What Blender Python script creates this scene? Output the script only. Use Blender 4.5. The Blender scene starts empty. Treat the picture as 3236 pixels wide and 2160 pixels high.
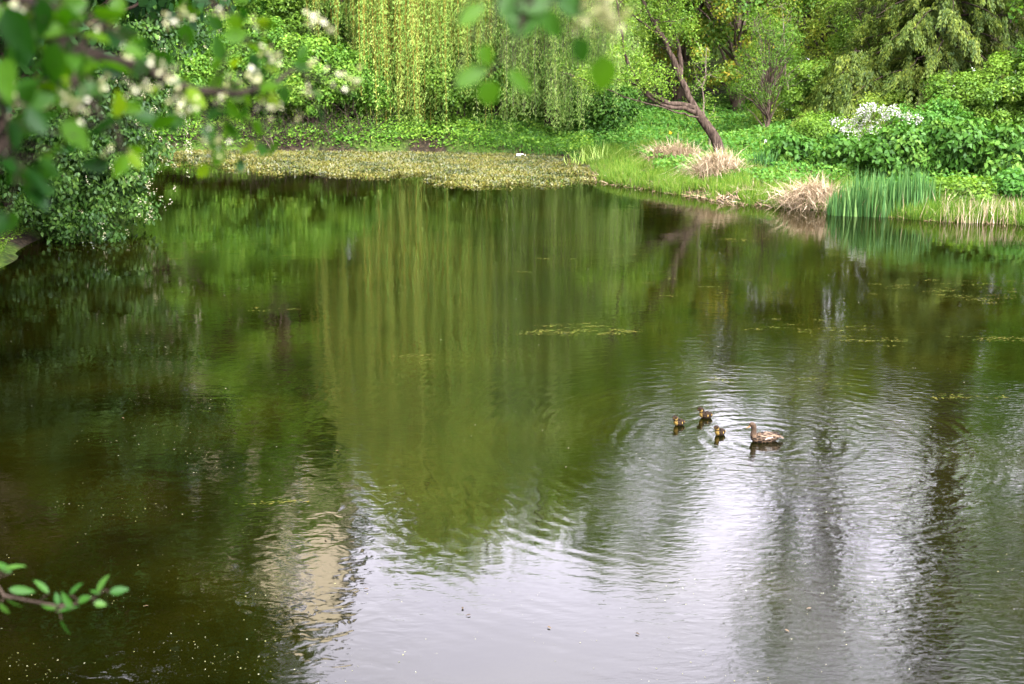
import bpy, math, random
import numpy as np
from mathutils import Vector, Matrix

C = bpy.context.scene
COL = C.collection
R = math.radians
rng = np.random.default_rng(7)
random.seed(7)

# ------------------------------------------------------------------ camera
CAM_H = 6.2
PITCH = R(14.2)
F = 50.0 / 36.0 * 3236.0
cd = bpy.data.cameras.new('camera')
cam = bpy.data.objects.new('camera', cd)
COL.objects.link(cam)
cam.location = (0, 0, CAM_H)
cam.rotation_euler = (math.pi / 2 - PITCH, 0, 0)
cd.lens = 50; cd.sensor_width = 36
cd.clip_start = 0.1; cd.clip_end = 5000
cd.dof.use_dof = True
cd.dof.focus_distance = 24.0
cd.dof.aperture_fstop = 2.6
C.camera = cam

# ------------------------------------------------------------------ sky and sun
SUN_EL, SUN_AZ = 52.0, 150.0          # azimuth from +Y, clockwise
w = bpy.data.worlds.new('World'); C.world = w; w.use_nodes = True
nt = w.node_tree; nt.nodes.clear()
sky = nt.nodes.new('ShaderNodeTexSky'); sky.sky_type = 'NISHITA'; sky.sun_disc = False
sky.sun_elevation = R(SUN_EL); sky.sun_rotation = R(SUN_AZ)
sky.air_density = 1.0; sky.dust_density = 4.0; sky.ozone_density = 1.0
hsv = nt.nodes.new('ShaderNodeHueSaturation'); hsv.inputs['Saturation'].default_value = 0.12; hsv.inputs['Hue'].default_value = .53
tc = nt.nodes.new('ShaderNodeTexCoord')
mp = nt.nodes.new('ShaderNodeMapping'); mp.inputs['Scale'].default_value = (1.5, 1.5, 5.0)
cn = nt.nodes.new('ShaderNodeTexNoise'); cn.inputs['Scale'].default_value = 2.0; cn.inputs['Detail'].default_value = 4
cr = nt.nodes.new('ShaderNodeMapRange'); cr.inputs[1].default_value = .3; cr.inputs[2].default_value = .7
cr.inputs[3].default_value = 1.3; cr.inputs[4].default_value = 1.9
mulv = nt.nodes.new('ShaderNodeVectorMath'); mulv.operation = 'SCALE'
bg = nt.nodes.new('ShaderNodeBackground'); bg.inputs['Strength'].default_value = 0.15
wo = nt.nodes.new('ShaderNodeOutputWorld')
nt.links.new(sky.outputs[0], hsv.inputs['Color'])
nt.links.new(tc.outputs['Generated'], mp.inputs[0]); nt.links.new(mp.outputs[0], cn.inputs['Vector'])
nt.links.new(cn.outputs[0], cr.inputs[0])
tn = nt.nodes.new('ShaderNodeMix'); tn.data_type = 'RGBA'; tn.blend_type = 'MULTIPLY'; tn.inputs[0].default_value = 1; tn.inputs[7].default_value = (1.03, .97, 1.07, 1)
nt.links.new(hsv.outputs[0], tn.inputs[6]); nt.links.new(tn.outputs[2], mulv.inputs[0]); nt.links.new(cr.outputs[0], mulv.inputs['Scale'])
nt.links.new(mulv.outputs[0], bg.inputs[0]); nt.links.new(bg.outputs[0], wo.inputs[0])

sl = bpy.data.lights.new('sun', 'SUN'); sl.energy = 0.6; sl.angle = R(14); sl.color = (1, .96, .88)
so = bpy.data.objects.new('sun', sl); COL.objects.link(so)
sd = Vector((math.sin(R(SUN_AZ)) * math.cos(R(SUN_EL)), math.cos(R(SUN_AZ)) * math.cos(R(SUN_EL)), math.sin(R(SUN_EL))))
so.rotation_euler = sd.to_track_quat('Z', 'Y').to_euler()

C.view_settings.view_transform = 'Standard'; C.view_settings.look = 'None'
C.view_settings.exposure = 3.2; C.view_settings.gamma = 1
C.cycles.max_bounces = 6; C.cycles.diffuse_bounces = 3; C.cycles.glossy_bounces = 2
C.cycles.transmission_bounces = 3; C.cycles.transparent_max_bounces = 4
C.cycles.caustics_reflective = False; C.cycles.caustics_refractive = False
C.cycles.use_denoising = True

# ------------------------------------------------------------------ helpers
_f = np.array([0, math.cos(PITCH), -math.sin(PITCH)])
_u = np.array([0, math.sin(PITCH), math.cos(PITCH)])
_r = np.array([1.0, 0, 0])
def ray(x, y): return _f * F + _r * (x - 1618) + _u * (1080 - y)
def at_z(x, y, z=0.0):
    d = ray(x, y); return np.array([0, 0, CAM_H]) + d * ((z - CAM_H) / d[2])
def at_y(x, y, Y):
    d = ray(x, y); return np.array([0, 0, CAM_H]) + d * (Y / d[1])
def x_at(x, Y, z=1.0):
    return (x - 1618) / F * (Y * math.cos(PITCH) + (CAM_H - z) * math.sin(PITCH))

def tag(o, label=None, cat=None, group=None, kind=None):
    if label: o['label'] = label
    if cat: o['category'] = cat
    if group: o['group'] = group
    if kind: o['kind'] = kind
    return o
def empty(name, loc, label=None, cat=None, group=None, rz=0):
    o = bpy.data.objects.new(name, None); COL.objects.link(o)
    o.location = loc; o.rotation_euler = (0, 0, rz); o.empty_display_size = .2
    return tag(o, label, cat, group)

def mesh_np(name, V, Q, mat, parent=None, var=None, smooth=False, tri=False):
    """V (n,3) world verts, Q (m,k) faces; parent: Empty whose location is subtracted"""
    V = np.asarray(V, dtype=np.float32); Q = np.asarray(Q, dtype=np.int32)
    if parent is not None and parent.get('_w', True):
        V = V - np.array(parent_loc(parent), dtype=np.float32)
    k = Q.shape[1]
    me = bpy.data.meshes.new(name)
    me.vertices.add(len(V)); me.vertices.foreach_set('co', V.ravel())
    me.loops.add(Q.size); me.loops.foreach_set('vertex_index', Q.ravel())
    me.polygons.add(len(Q))
    me.polygons.foreach_set('loop_start', np.arange(0, Q.size, k, dtype=np.int32))
    if smooth: me.polygons.foreach_set('use_smooth', np.ones(len(Q), dtype=bool))
    if var is not None:
        a = me.attributes.new('var', 'FLOAT', 'FACE')
        a.data.foreach_set('value', np.clip(np.asarray(var, dtype=np.float32), 0, 1))
    me.update(calc_edges=True)
    if mat: me.materials.append(mat)
    o = bpy.data.objects.new(name, me); COL.objects.link(o)
    if parent is not None: o.parent = parent
    return o
def parent_loc(p):
    l = Vector(p.location)
    while p.parent: p = p.parent; l += Vector(p.location)
    return (l.x, l.y, l.z)

def nrm(a): return a / np.maximum(np.linalg.norm(a, axis=-1, keepdims=True), 1e-9)
def rdir(n): return nrm(rng.normal(size=(n, 3)))

class Leaves:
    def __init__(s): s.p = []; s.d = []; s.n = []; s.l = []; s.w = []; s.v = []
    def add(s, p, d, n, l, w, v):
        m = len(p); s.p.append(p); s.d.append(nrm(d)); s.n.append(n)
        s.l.append(np.broadcast_to(l, (m,))); s.w.append(np.broadcast_to(w, (m,))); s.v.append(np.broadcast_to(v, (m,)))
    def build(s, name, mat, parent=None, shape='kite'):
        p = np.concatenate(s.p); d = np.concatenate(s.d); n = np.concatenate(s.n)
        l = np.concatenate(s.l)[:, None]; w_ = np.concatenate(s.w)[:, None]; v = np.concatenate(s.v)
        sd_ = nrm(np.cross(d, n)); nn = nrm(np.cross(sd_, d))
        if shape == 'kite':
            P = np.stack([p, p + d * l * .42 + sd_ * w_ * .5, p + d * l, p + d * l * .42 - sd_ * w_ * .5], 1)
            m = len(p); Q = np.arange(m * 4).reshape(m, 4)
            return mesh_np(name, P.reshape(-1, 3), Q, mat, parent, v)
        # ovate: spine points + sides, folded along midrib, curved tip
        ts = [0, .14, .34, .58, .8, .93, 1.0]; ws = [.0, .34, .5, .46, .28, .12, 0.0]
        cols = []
        for t, ww in zip(ts, ws):
            c = p + d * l * t - nn * l * (.12 * t * t)
            if ww == 0: cols += [c]
            else: cols += [c + sd_ * w_ * ww + nn * w_ * ww * .35, c, c - sd_ * w_ * ww + nn * w_ * ww * .35]
        P = np.stack(cols, 1); m = len(p); K = P.shape[1]
        f = [(0, 2, 1, 0), (0, 3, 2, 0)]
        quads = []
        tr = [(0, 1, 2), (0, 2, 3)]
        for i in range(4):
            b = 1 + 3 * i
            quads += [(b, b + 3, b + 4, b + 1), (b + 1, b + 4, b + 5, b + 2)]
        e = K - 1; b = e - 3
        tr += [(b, e, b + 1), (b + 1, e, b + 2)]
        T = []
        for q in quads: T += [(q[0], q[1], q[2]), (q[0], q[2], q[3])]
        T += tr; T = np.array(T)
        Q = (T[None] + (np.arange(m) * K)[:, None, None]).reshape(-1, 3)
        return mesh_np(name, P.reshape(-1, 3), Q, mat, parent, np.repeat(v, len(T)), smooth=False)

class Tubes:
    def __init__(s): s.V = []; s.Q = []; s.n = 0
    def add(s, pts, rad, k=6):
        pts = np.asarray(pts, float); rad = np.broadcast_to(np.asarray(rad, float), (len(pts),))
        t = np.gradient(pts, axis=0); t = nrm(t)
        ref = np.array([0, 0, 1.0]) if abs(t[0][2]) < .9 else np.array([1.0, 0, 0])
        a = nrm(np.cross(t, ref)); b = np.cross(t, a)
        th = np.arange(k) * 2 * math.pi / k
        ring = pts[:, None] + rad[:, None, None] * (a[:, None] * np.cos(th)[None, :, None] + b[:, None] * np.sin(th)[None, :, None])
        m = len(pts); s.V.append(ring.reshape(-1, 3))
        i = np.arange(m - 1)[:, None] * k; j = np.arange(k)[None]
        q = np.stack([i + j, i + (j + 1) % k, i + k + (j + 1) % k, i + k + j], -1).reshape(-1, 4)
        s.Q.append(q + s.n); s.n += m * k
    def build(s, name, mat, parent=None):
        return mesh_np(name, np.concatenate(s.V), np.concatenate(s.Q), mat, parent, smooth=True)

def wobble(a, b, n, amp, sag=0.0):
    a = np.asarray(a, float); b = np.asarray(b, float)
    t = np.linspace(0, 1, n)[:, None]
    p = a + (b - a) * t
    w_ = np.cumsum(rng.normal(size=(n, 3)), 0) * amp / math.sqrt(n)
    w_ -= w_[0] + (w_[-1] - w_[0]) * t
    p = p + w_; p[:, 2] += sag * 4 * (t[:, 0] * (1 - t[:, 0]))
    return p

def smooth_path(pts, n):
    pts = np.asarray(pts, float); m = len(pts)
    P = np.vstack([2 * pts[0] - pts[1], pts, 2 * pts[-1] - pts[-2]])
    out = []
    for u in np.linspace(0, m - 1 - 1e-6, n):
        i = int(u); t = u - i; p0, p1, p2, p3 = P[i], P[i + 1], P[i + 2], P[i + 3]
        out.append(.5 * (2 * p1 + (p2 - p0) * t + (2 * p0 - 5 * p1 + 4 * p2 - p3) * t * t + (3 * p1 - p0 - 3 * p2 + p3) * t ** 3))
    return np.array(out)

# ------------------------------------------------------------------ materials
def new_mat(name):
    m = bpy.data.materials.new(name); m.use_nodes = True; m.node_tree.nodes.clear()
    return m, m.node_tree.nodes, m.node_tree.links
def ramp(N, cols, pos=None):
    r = N.new('ShaderNodeValToRGB'); e = r.color_ramp.elements
    pos = pos or [i / (len(cols) - 1) for i in range(len(cols))]
    while len(e) < len(cols): e.new(.5)
    for i, c in enumerate(cols): e[i].position = pos[i]; e[i].color = (*c, 1)
    return r
def leaf_mat(name, cols, trans=.45, gloss=.006, rough=.5, tint=(1.2, 1.3, .5), K=.60):
    m, N, L = new_mat(name)
    at = N.new('ShaderNodeAttribute'); at.attribute_name = 'var'
    r = ramp(N, [tuple(v * K for v in c) for c in cols]); L.new(at.outputs['Fac'], r.inputs[0])
    df = N.new('ShaderNodeBsdfDiffuse'); tr = N.new('ShaderNodeBsdfTranslucent'); gl = N.new('ShaderNodeBsdfGlossy')
    gl.inputs['Roughness'].default_value = rough; gl.inputs['Color'].default_value = (.9, .95, 1, 1)
    ml = N.new('ShaderNodeMix'); ml.data_type = 'RGBA'; ml.blend_type = 'MULTIPLY'; ml.inputs[0].default_value = 1
    ml.inputs[7].default_value = (*tint, 1)
    L.new(r.outputs[0], ml.inputs[6]); L.new(ml.outputs[2], tr.inputs[0]); L.new(r.outputs[0], df.inputs[0])
    a = N.new('ShaderNodeMixShader'); a.inputs[0].default_value = trans
    L.new(df.outputs[0], a.inputs[1]); L.new(tr.outputs[0], a.inputs[2])
    b = N.new('ShaderNodeMixShader'); b.inputs[0].default_value = gloss
    L.new(a.outputs[0], b.inputs[1]); L.new(gl.outputs[0], b.inputs[2])
    o = N.new('ShaderNodeOutputMaterial'); L.new(b.outputs[0], o.inputs[0]); return m
def noise_mat(name, cols, scale=6, rough=.8, bump=0.0, detail=6, stretch=None, spec=.08):
    m, N, L = new_mat(name)
    t = N.new('ShaderNodeTexCoord'); mp_ = N.new('ShaderNodeMapping')
    if stretch: mp_.inputs['Scale'].default_value = stretch
    n = N.new('ShaderNodeTexNoise'); n.inputs['Scale'].default_value = scale; n.inputs['Detail'].default_value = detail
    L.new(t.outputs['Object'], mp_.inputs[0]); L.new(mp_.outputs[0], n.inputs['Vector'])
    pos = [.3 + .4 * i / (len(cols) - 1) for i in range(len(cols))]
    r = ramp(N, cols, pos); L.new(n.outputs[0], r.inputs[0])
    p = N.new('ShaderNodeBsdfPrincipled'); p.inputs['Roughness'].default_value = rough
    p.inputs['Specular IOR Level'].default_value = spec
    L.new(r.outputs[0], p.inputs['Base Color'])
    if bump:
        b = N.new('ShaderNodeBump'); b.inputs['Strength'].default_value = 1; b.inputs['Distance'].default_value = bump
        L.new(n.outputs[0], b.inputs['Height']); L.new(b.outputs[0], p.inputs['Normal'])
    o = N.new('ShaderNodeOutputMaterial'); L.new(p.outputs[0], o.inputs[0]); return m

M = {}
M['mid'] = leaf_mat('leaf_mid_green', [(.022, .06, .009), (.052, .135, .014), (.105, .22, .024), (.20, .32, .04)], K=.92)
M['dark'] = leaf_mat('leaf_dark_green', [(.012, .045, .012), (.025, .085, .018), (.045, .13, .03), (.09, .19, .05)], trans=.35)
M['cherry'] = leaf_mat('leaf_bird_cherry', [(.009, .030, .005), (.024, .07, .010), (.055, .135, .018), (.13, .25, .04)], trans=.35, gloss=.009)
M['fresh'] = leaf_mat('leaf_fresh_green', [(.05, .12, .012), (.11, .22, .022), (.18, .31, .035), (.30, .41, .06)], K=.63)
M['yellow'] = leaf_mat('leaf_yellow_green', [(.08, .15, .015), (.16, .25, .03), (.28, .34, .04), (.45, .38, .05)], K=.78)
M['maple'] = leaf_mat('leaf_golden_bloom', [(.06, .16, .015), (.12, .24, .03), (.24, .30, .03), (.46, .34, .04)])
M['willow'] = leaf_mat('leaf_willow', [(.08, .17, .025), (.16, .29, .05), (.27, .41, .08), (.42, .50, .12)], tint=(1.1, 1.15, .6), K=.9)
M['willow2'] = leaf_mat('leaf_pale_willow', [(.09, .20, .03), (.18, .33, .065), (.30, .45, .11), (.42, .54, .16)], K=.78)
M['emerald'] = leaf_mat('leaf_bank_green', [(.03, .10, .012), (.06, .19, .022), (.11, .29, .04), (.20, .38, .06)], K=.52)
M['conifer'] = leaf_mat('needle_olive', [(.02, .045, .008), (.05, .085, .012), (.11, .15, .018), (.22, .25, .03)], K=.74, trans=.3, tint=(1, 1, .6))
M['comfrey'] = leaf_mat('leaf_broad_dark', [(.018, .06, .007), (.038, .115, .012), (.07, .18, .02), (.15, .28, .04)], trans=.3, gloss=.006, K=.55)
M['iris'] = leaf_mat('blade_blue_green', [(.025, .085, .018), (.055, .15, .038), (.10, .23, .065), (.20, .34, .10)], trans=.35)
M['grass'] = leaf_mat('grass_light', [(.05, .12, .012), (.11, .23, .022), (.19, .31, .035), (.34, .34, .10)])
M['straw'] = leaf_mat('straw_dry', [(.16, .11, .05), (.34, .25, .14), (.50, .39, .24), (.66, .56, .38)], trans=.25, gloss=.02, tint=(1, 1, .9))
M['mat'] = leaf_mat('floating_weed', [(.02, .03, .004), (.05, .066, .007), (.14, .125, .014), (.075, .125, .009)], trans=.2, gloss=.02, tint=(1, 1, .8))
M['white'] = leaf_mat('petal_white', [(.55, .55, .42), (.75, .75, .66), (.85, .85, .80), (.9, .9, .88)], trans=.3, gloss=.02, tint=(1, 1, .95), K=.42)
M['cream'] = leaf_mat('petal_cream', [(.16, .18, .05), (.26, .27, .10), (.38, .39, .20), (.54, .55, .38)], trans=.3, gloss=.02, tint=(1, 1, .9))
M['ypetal'] = leaf_mat('petal_yellow', [(.75, .5, .02), (.85, .62, .03)], trans=.2, gloss=.02, tint=(1, 1, .9))
M['fore'] = leaf_mat('leaf_foreground', [(.006, .034, .002), (.018, .07, .003), (.055, .14, .004), (.20, .32, .006)], trans=.55, gloss=.004, rough=.45, tint=(1.7, 1.6, .35))
M['sprig'] = leaf_mat('leaf_sprig', [(.012, .045, .006), (.02, .08, .01), (.04, .12, .015), (.08, .17, .03)], K=.5, trans=.35, gloss=.004, rough=.4)
M['litter'] = leaf_mat('leaf_litter', [(.03, .02, .010), (.06, .042, .02), (.12, .085, .04), (.20, .15, .08)], trans=.1, gloss=.02, tint=(1, 1, 1))
M['bark'] = noise_mat('bark_brown', [(.018, .012, .009), (.05, .036, .026), (.08, .06, .048)], 9, .9, .02, stretch=(1, 1, .2))
M['barkdark'] = noise_mat('bark_dark', [(.010, .007, .005), (.025, .018, .013), (.04, .03, .022)], 9, .9, .02, stretch=(1, 1, .25))
M['forebark'] = noise_mat('bark_black_brown', [(.004, .003, .002), (.012, .009, .006), (.02, .015, .01)], 30, .9)
M['leanbark'] = noise_mat('bark_rough_brown', [(.010, .007, .005), (.032, .023, .016), (.065, .048, .036)], 14, .95, .05, stretch=(1, 1, .25))
M['twig'] = noise_mat('twig_willow_gold', [(.13, .095, .015), (.20, .15, .025)], 4, .8)
M['greytwig'] = noise_mat('twig_grey', [(.07, .055, .038), (.13, .11, .08)], 4, .8)
M['stone'] = noise_mat('wall_plaster', [(.29, .25, .16), (.35, .31, .21)], 3, .9)

# ------------------------------------------------------------------ terrain
shore_px = [(2080, 601), (2270, 634), (2450, 654), (2640, 666), (2900, 690), (3236, 712)]
poly = [at_z(480, 500)[:2], at_z(505, 478)[:2], at_z(700, 476)[:2], at_z(1000, 479)[:2], at_z(1300, 480)[:2], at_z(1600, 484)[:2], at_z(1780, 492)[:2],
        at_z(1870, 520)[:2], at_z(1890, 570)[:2]]
poly += [at_z(*p)[:2] for p in shore_px]
poly += [(15.2, 31), (16.5, 22), (15, 12), (10, 5.5), (2, 4.2), (-5, 4.6), (-8, 9), (-9.2, 18), (-11.2, 26)]
poly += [at_z(-60, 880)[:2], at_z(40, 810)[:2], at_z(110, 760)[:2], at_z(200, 735)[:2], at_z(330, 640)[:2], at_z(440, 560)[:2]]
poly = np.array([np.array(p) for p in poly])
# round the outline a little with a fixed jitter
def densify(P):
    out = []
    for i in range(len(P)):
        a, b = P[i], P[(i + 1) % len(P)]; n = max(1, int(np.linalg.norm(b - a) / .6))
        for k in range(n): out.append(a + (b - a) * k / n)
    return np.array(out)
poly = densify(poly)
tt = np.arange(len(poly))
poly = poly + np.stack([np.sin(tt * 1.7) * .10 + np.sin(tt * .61) * .14, np.cos(tt * 2.1) * .10 + np.sin(tt * .83) * .16], 1)
def sdf(X, Y):
    X = np.atleast_1d(np.asarray(X, float)); Y = np.atleast_1d(np.asarray(Y, float)); sh = X.shape
    x = X.ravel(); y = Y.ravel(); dmin = np.full(x.shape, 1e18); ins = np.zeros(x.shape, bool)
    for i in range(len(poly)):
        ax, ay = poly[i]; bx, by = poly[(i + 1) % len(poly)]
        ex, ey = bx - ax, by - ay
        t = np.clip(((x - ax) * ex + (y - ay) * ey) / (ex * ex + ey * ey + 1e-12), 0, 1)
        dmin = np.minimum(dmin, (x - ax - t * ex) ** 2 + (y - ay - t * ey) ** 2)
        c = (ay > y) != (by > y)
        ins ^= c & (x < (bx - ax) * (y - ay) / (by - ay + 1e-12) + ax)
    d = np.sqrt(dmin); d[ins] *= -1; return d.reshape(sh)
def ss(a, b, x): t = np.clip((x - a) / (b - a), 0, 1); return t * t * (3 - 2 * t)
def height(X, Y):
    X = np.atleast_1d(np.asarray(X, float)); Y = np.atleast_1d(np.asarray(Y, float))
    d = sdf(X, Y); dd = np.maximum(d, 0)
    right = .10 * ss(0, .5, dd) + .085 * dd + .42 * np.maximum(dd - 13, 0)
    left = .30 * ss(0, .4, dd) + .34 * dd
    leftbank = .12 * ss(0, .3, dd) + .12 * dd + .45 * np.maximum(dd - 2.5, 0)
    near = .3 * ss(0, .4, dd) + .95 * dd
    kl = ss(3, -3, X); h = right * (1 - kl) + left * kl
    kb = ss(46, 40, Y) * ss(-4, -7, X); h = h * (1 - kb) + leftbank * kb
    kn = ss(12, 6, Y); h = h * (1 - kn) + near * kn
    cap = np.where(Y < 6, 4.5, 14.0)
    h = cap * np.tanh(h / cap)
    n = (np.sin(X * .9 + Y * .37) * np.sin(Y * .7 - X * .21) * .12 + np.sin(X * 2.3 + 1) * np.sin(Y * 2.9) * .05) * ss(.2, 3, dd)
    deep = -1.0 * ss(0, -2.5, d) - .12 * ss(.0, -.3, d)
    return np.where(d < 0, deep, h + n)
def gz(x, y): return float(height(np.array([x]), np.array([y]))[0])

def axis(lo, hi, step, far):
    a = list(np.arange(lo, hi + 1e-6, step)); s = step
    b = []; v = hi
    while v < far: s *= 1.35; v += s; b.append(v)
    s = step; c = []; v = lo
    while v > -far: s *= 1.35; v -= s; c.append(v)
    return np.array(c[::-1] + a + b)
ax_ = axis(-24, 30, .34, 1800); ay_ = axis(0, 78, .34, 1800)
GX, GY = np.meshgrid(ax_, ay_)
GZ = height(GX, GY)
nx, ny = len(ax_), len(ay_)
i = np.arange(ny - 1)[:, None] * nx; j = np.arange(nx - 1)[None]
Q = np.stack([i + j, i + j + 1, i + nx + j + 1, i + nx + j], -1).reshape(-1, 4)
def ground_mat():
    m, N, L = new_mat('ground_soil_grass')
    t = N.new('ShaderNodeTexCoord'); n = N.new('ShaderNodeTexNoise'); n.inputs['Scale'].default_value = .55; n.inputs['Detail'].default_value = 8
    n2 = N.new('ShaderNodeTexNoise'); n2.inputs['Scale'].default_value = 7; n2.inputs['Detail'].default_value = 6
    L.new(t.outputs['Object'], n.inputs['Vector']); L.new(t.outputs['Object'], n2.inputs['Vector'])
    soil = ramp(N, [(.006, .005, .003), (.014, .011, .006), (.03, .022, .012)], [.3, .5, .7])
    gr = ramp(N, [(.012, .024, .004), (.026, .048, .006), (.045, .075, .010)], [.3, .5, .7])
    L.new(n2.outputs[0], soil.inputs[0]); L.new(n2.outputs[0], gr.inputs[0])
    mr = N.new('ShaderNodeMapRange'); mr.inputs[1].default_value = .44; mr.inputs[2].default_value = .56; L.new(n.outputs[0], mr.inputs[0])
    mx = N.new('ShaderNodeMix'); mx.data_type = 'RGBA'; L.new(mr.outputs[0], mx.inputs[0]); L.new(soil.outputs[0], mx.inputs[6]); L.new(gr.outputs[0], mx.inputs[7])
    b = N.new('ShaderNodeBump'); b.inputs['Distance'].default_value = .08; L.new(n2.outputs[0], b.inputs['Height'])
    p = N.new('ShaderNodeBsdfPrincipled'); p.inputs['Roughness'].default_value = .95; p.inputs['Specular IOR Level'].default_value = .1
    L.new(mx.outputs[2], p.inputs['Base Color']); L.new(b.outputs[0], p.inputs['Normal'])
    o = N.new('ShaderNodeOutputMaterial'); L.new(p.outputs[0], o.inputs[0]); return m
g = mesh_np('ground', np.stack([GX, GY, GZ], -1).reshape(-1, 3), Q, ground_mat(), smooth=True)
tag(g, kind='structure')

# ------------------------------------------------------------------ ducks' places (used by the ripples too)
DUCK = at_z(2412, 1393)
DL = [at_z(2146, 1343), at_z(2230, 1320), at_z(2275, 1374)]

# ------------------------------------------------------------------ water
def water_mat():
    m, N, L = new_mat('pond_water')
    geo = N.new('ShaderNodeNewGeometry')
    def math_(op, a, b=None, c=None):
        n = N.new('ShaderNodeMath'); n.operation = op
        for k, v in enumerate((a, b, c)):
            if v is None: continue
            if isinstance(v, (int, float)): n.inputs[k].default_value = v
            else: L.new(v, n.inputs[k])
        return n.outputs[0]
    def noise(scale, sx=1, sy=1, det=2, rough=.5, dist=0):
        mp_ = N.new('ShaderNodeMapping'); mp_.inputs['Scale'].default_value = (sx, sy, 1); L.new(geo.outputs['Position'], mp_.inputs[0])
        n = N.new('ShaderNodeTexNoise'); n.inputs['Scale'].default_value = scale; n.inputs['Detail'].default_value = det
        n.inputs['Roughness'].default_value = rough; n.inputs['Distortion'].default_value = dist
        L.new(mp_.outputs[0], n.inputs['Vector']); return n.outputs[0]
    sep = N.new('ShaderNodeSeparateXYZ'); L.new(geo.outputs['Position'], sep.inputs[0])
    X, Y = sep.outputs[0], sep.outputs[1]
    def rng_(v, a, b, c, d):
        n = N.new('ShaderNodeMapRange'); n.interpolation_type = 'SMOOTHSTEP'
        for k, q in enumerate((a, b, c, d)): n.inputs[k + 1].default_value = q
        L.new(v, n.inputs[0]); return n.outputs[0]
    H = None
    def addh(h):
        nonlocal H
        H = h if H is None else math_('ADD', H, h)
    # where breeze touches the water: right foreground, patchy
    patch = rng_(noise(.35, 1, 1, 2), .38, .62, .25, 1.0)
    right = math_('MULTIPLY', rng_(X, .2, 3.2, 0, 1), rng_(Y, 27, 17, 0.12, 1))
    # long gentle swell everywhere
    addh(math_('MULTIPLY', noise(1.1, 1, 1.2, 2), .0035))
    addh(math_('MULTIPLY', noise(3.2, 1, 1.3, 2, dist=.6), math_('MULTIPLY', rng_(Y, 30, 12, .0006, .0030), rng_(X, -1.6, -.4, 1.3, .16))))
    addh(math_('MULTIPLY', noise(6, 1, 2.4, 3), math_('MULTIPLY', patch, .0013)))
    addh(math_('MULTIPLY', noise(5.5, 1, 2.3, 3, dist=.5), math_('MULTIPLY', math_('MULTIPLY', right, rng_(noise(.5, 1, 1, 2), .35, .6, .35, 1)), .0068)))
    # rings round the birds
    for (c, A, lam, fall, r1) in [(DUCK, .0010, .24, 4.0, .35), (DL[0], .00022, .13, .8, .1), (DL[1], .00022, .13, .8, .1), (DL[2], .00022, .13, .8, .1)]:
        v = N.new('ShaderNodeVectorMath'); v.operation = 'DISTANCE'; L.new(geo.outputs['Position'], v.inputs[0]); v.inputs[1].default_value = (c[0], c[1], 0)
        r = v.outputs['Value']
        rr = math_('ADD', r, math_('MULTIPLY', noise(1.3, 1, 1, 3), .18))
        s = math_('SINE', math_('MULTIPLY', rr, 2 * math.pi / lam))
        env = math_('EXPONENT', math_('DIVIDE', r, -fall))
        env = math_('MULTIPLY', env, rng_(noise(1.6, 1, 1, 3), .4, .6, .05, 1.3))
        addh(math_('MULTIPLY', math_('MULTIPLY', s, env), A))
    bmp = N.new('ShaderNodeBump'); bmp.inputs['Strength'].default_value = 1; bmp.inputs['Distance'].default_value = 1
    L.new(H, bmp.inputs['Height'])
    body = ramp(N, [(.0011, .0012, .0001), (.0026, .0028, .0002), (.0050, .0050, .0004)], [.3, .5, .7]); L.new(noise(.4, 1, 1, 5), body.inputs[0])
    df = N.new('ShaderNodeBsdfDiffuse'); L.new(body.outputs[0], df.inputs[0])
    gl = N.new('ShaderNodeBsdfGlossy'); gl.inputs['Roughness'].default_value = .015; L.new(bmp.outputs[0], gl.inputs['Normal'])
    gl.inputs['Color'].default_value = (1, 1, 1, 1)
    fr = N.new('ShaderNodeFresnel'); fr.inputs['IOR'].default_value = 1.48; L.new(bmp.outputs[0], fr.inputs['Normal'])
    mx = N.new('ShaderNodeMixShader'); L.new(fr.outputs[0], mx.inputs[0]); L.new(df.outputs[0], mx.inputs[1]); L.new(gl.outputs[0], mx.inputs[2])
    o = N.new('ShaderNodeOutputMaterial'); L.new(mx.outputs[0], o.inputs[0]); return m
wv = [(-24, 2, 0), (24, 2, 0), (24, 62, 0), (-24, 62, 0)]
wt = mesh_np('water', wv, [[0, 1, 2, 3]], water_mat()); tag(wt, kind='structure')

# ------------------------------------------------------------------ plant builders
def crown_fill(LV, c, rad, nleaf, ncl, cr, L, W, base=.5, spread=.22, droop=.25, lo_bias=.0, flat=.75, inner=.5):
    """leaf clumps through an ellipsoid's volume; returns clump centres"""
    c = np.asarray(c, float); rad = np.asarray(rad, float)
    u = rdir(ncl); rr = (inner + (1 - inner) * rng.random(ncl) ** .7)[:, None]
    cc = c + u * rr * rad
    cv = np.clip(base + rng.normal(size=ncl) * spread * .6 , .02, .98)
    per = max(4, int(nleaf / ncl)); sc = rng.uniform(.6, 1.3, ncl)
    idx = np.repeat(np.arange(ncl), per); n = len(idx)
    off = rdir(n) * (rng.random(n) ** .45)[:, None]
    p = cc[idx] + off * (cr * sc[idx])[:, None] * np.array([1, 1, flat])
    out = nrm(p - c)
    nn = nrm(off * .5 + out * .4 + np.array([0, 0, .7]) + rng.normal(size=(n, 3)) * .55)
    d = nrm(np.cross(nn, rdir(n)) + np.array([0, 0, -droop]))
    v = cv[idx] + rng.normal(size=n) * spread * .6
    s = rng.uniform(.65, 1.25, n)
    LV.add(p, d, nn, L * s, W * s, v)
    return cc

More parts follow.
